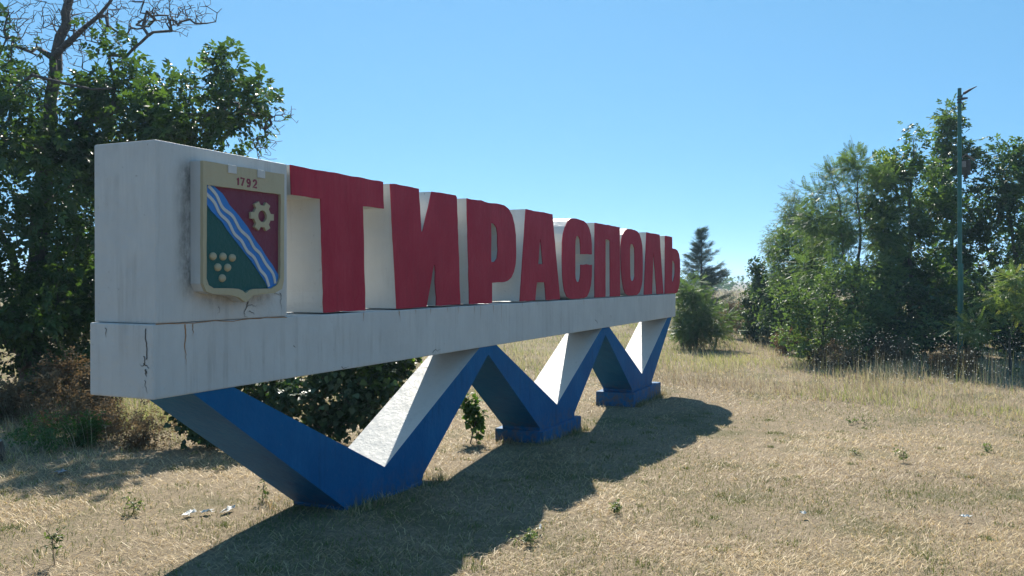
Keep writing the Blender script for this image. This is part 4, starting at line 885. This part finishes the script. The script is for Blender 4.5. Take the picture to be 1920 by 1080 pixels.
# bird box on the pole
bx = empty('bird_box', (22.83, -6.53, 5.38), 'small brown wooden bird box with a pitched roof on the green pole', 'bird box')
bm = bmesh.new(); box_bm(bm, -.10, .10, -.12, .12, -.18, .22, .008); bm_obj('body', bm, M['oldwood'], bx)
bm = bmesh.new(); box_bm(bm, -.125, -.102, .0, .11, .02, .19, .004); bm_obj('front_board', bm, M['greywood'], bx)
for s in (-1, 1):
    bm = bmesh.new(); vs = []
    for x0 in (-.16, .16):
        vs.append([bm.verts.new((x0, y, z)) for y, z in ((0, .40), (s * .215, .215), (s * .215, .195), (0, .38))])
    for k in range(4): bm.faces.new((vs[0][k], vs[0][(k + 1) % 4], vs[1][(k + 1) % 4], vs[1][k]))
    bm.faces.new(vs[0]); bm.faces.new(vs[1]); bm_obj('roof_board', bm, M['greywood'], bx)
bm = bmesh.new(); box_bm(bm, .0, .04, -.04, .04, -.30, -.182, .004); bm_obj('back_board', bm, M['oldwood'], bx)

# ------------------------------------------------------------------ litter and a stump
def scrap(label, x, y, w, l, rot, mat, seed, name='paper_scrap', cat='litter', group='torn paper scraps on the ground', lift=.03):
    rg = np.random.default_rng(seed); n = 5; V = []; F = []
    for i in range(n + 1):
        for j in range(n + 1):
            a = (i / n - .5) * l * (1 + .3 * rg.normal() * (i in (0, n))); b = (j / n - .5) * w * (1 + .3 * rg.normal() * (j in (0, n)))
            V.append((a * math.cos(rot) - b * math.sin(rot), a * math.sin(rot) + b * math.cos(rot), lift + .014 * abs(rg.normal())))
    for i in range(n):
        for j in range(n): a = i * (n + 1) + j; F.append((a, a + 1, a + n + 2, a + n + 1))
    o = mesh_obj(name, V, F, mat); o.location = G(x, y)
    md = o.modifiers.new('thickness', 'SOLIDIFY'); md.thickness = .002
    return tag(o, label, cat, group)
scrap('crumpled white paper scrap left of the first blue support, nearest to the camera', 1.50, 1.17, .06, .14, .3, M['paper'], 1)
scrap('white paper scrap in the middle of the torn pile by the first support', 1.63, 1.08, .055, .11, -.4, M['paper'], 2)
scrap('flat white paper scrap at the right end of the torn pile', 1.80, .97, .055, .16, .2, M['paper'], 3)
scrap('small grey plastic scrap on the straw far left under the tree', 2.24, 3.84, .10, .14, .2, M['bluebag'], 4, 'plastic_scrap')
scrap('white scrap alone on the sunlit straw at far right', 4.77, -5.43, .05, .09, 1.9, M['paper'], 5, lift=.05)
scrap('thin white sliver of litter near the lower end of the letters shadow', 2.45, -1.97, .02, .10, .4, M['paper'], 6, lift=.05)
scrap('tiny pale scrap on the straw between the shadow and the right edge', 4.11, -4.01, .05, .06, .9, M['paper'], 7, lift=.05)
st = empty('tree_stump', G(2.47, 5.25), 'dark weathered post stump at the left edge of the photo', 'stump')
o = tube('stump_body', [(0, 0, -.1), (.01, 0, .10), (-.01, .01, .24)], [.075, .07, .062], M['oldwood'], st, 9)
tube('stump_top', [(-.01, .01, .2405), (-.012, .01, .25)], [.058, .05], M['greywood'], st, 9)
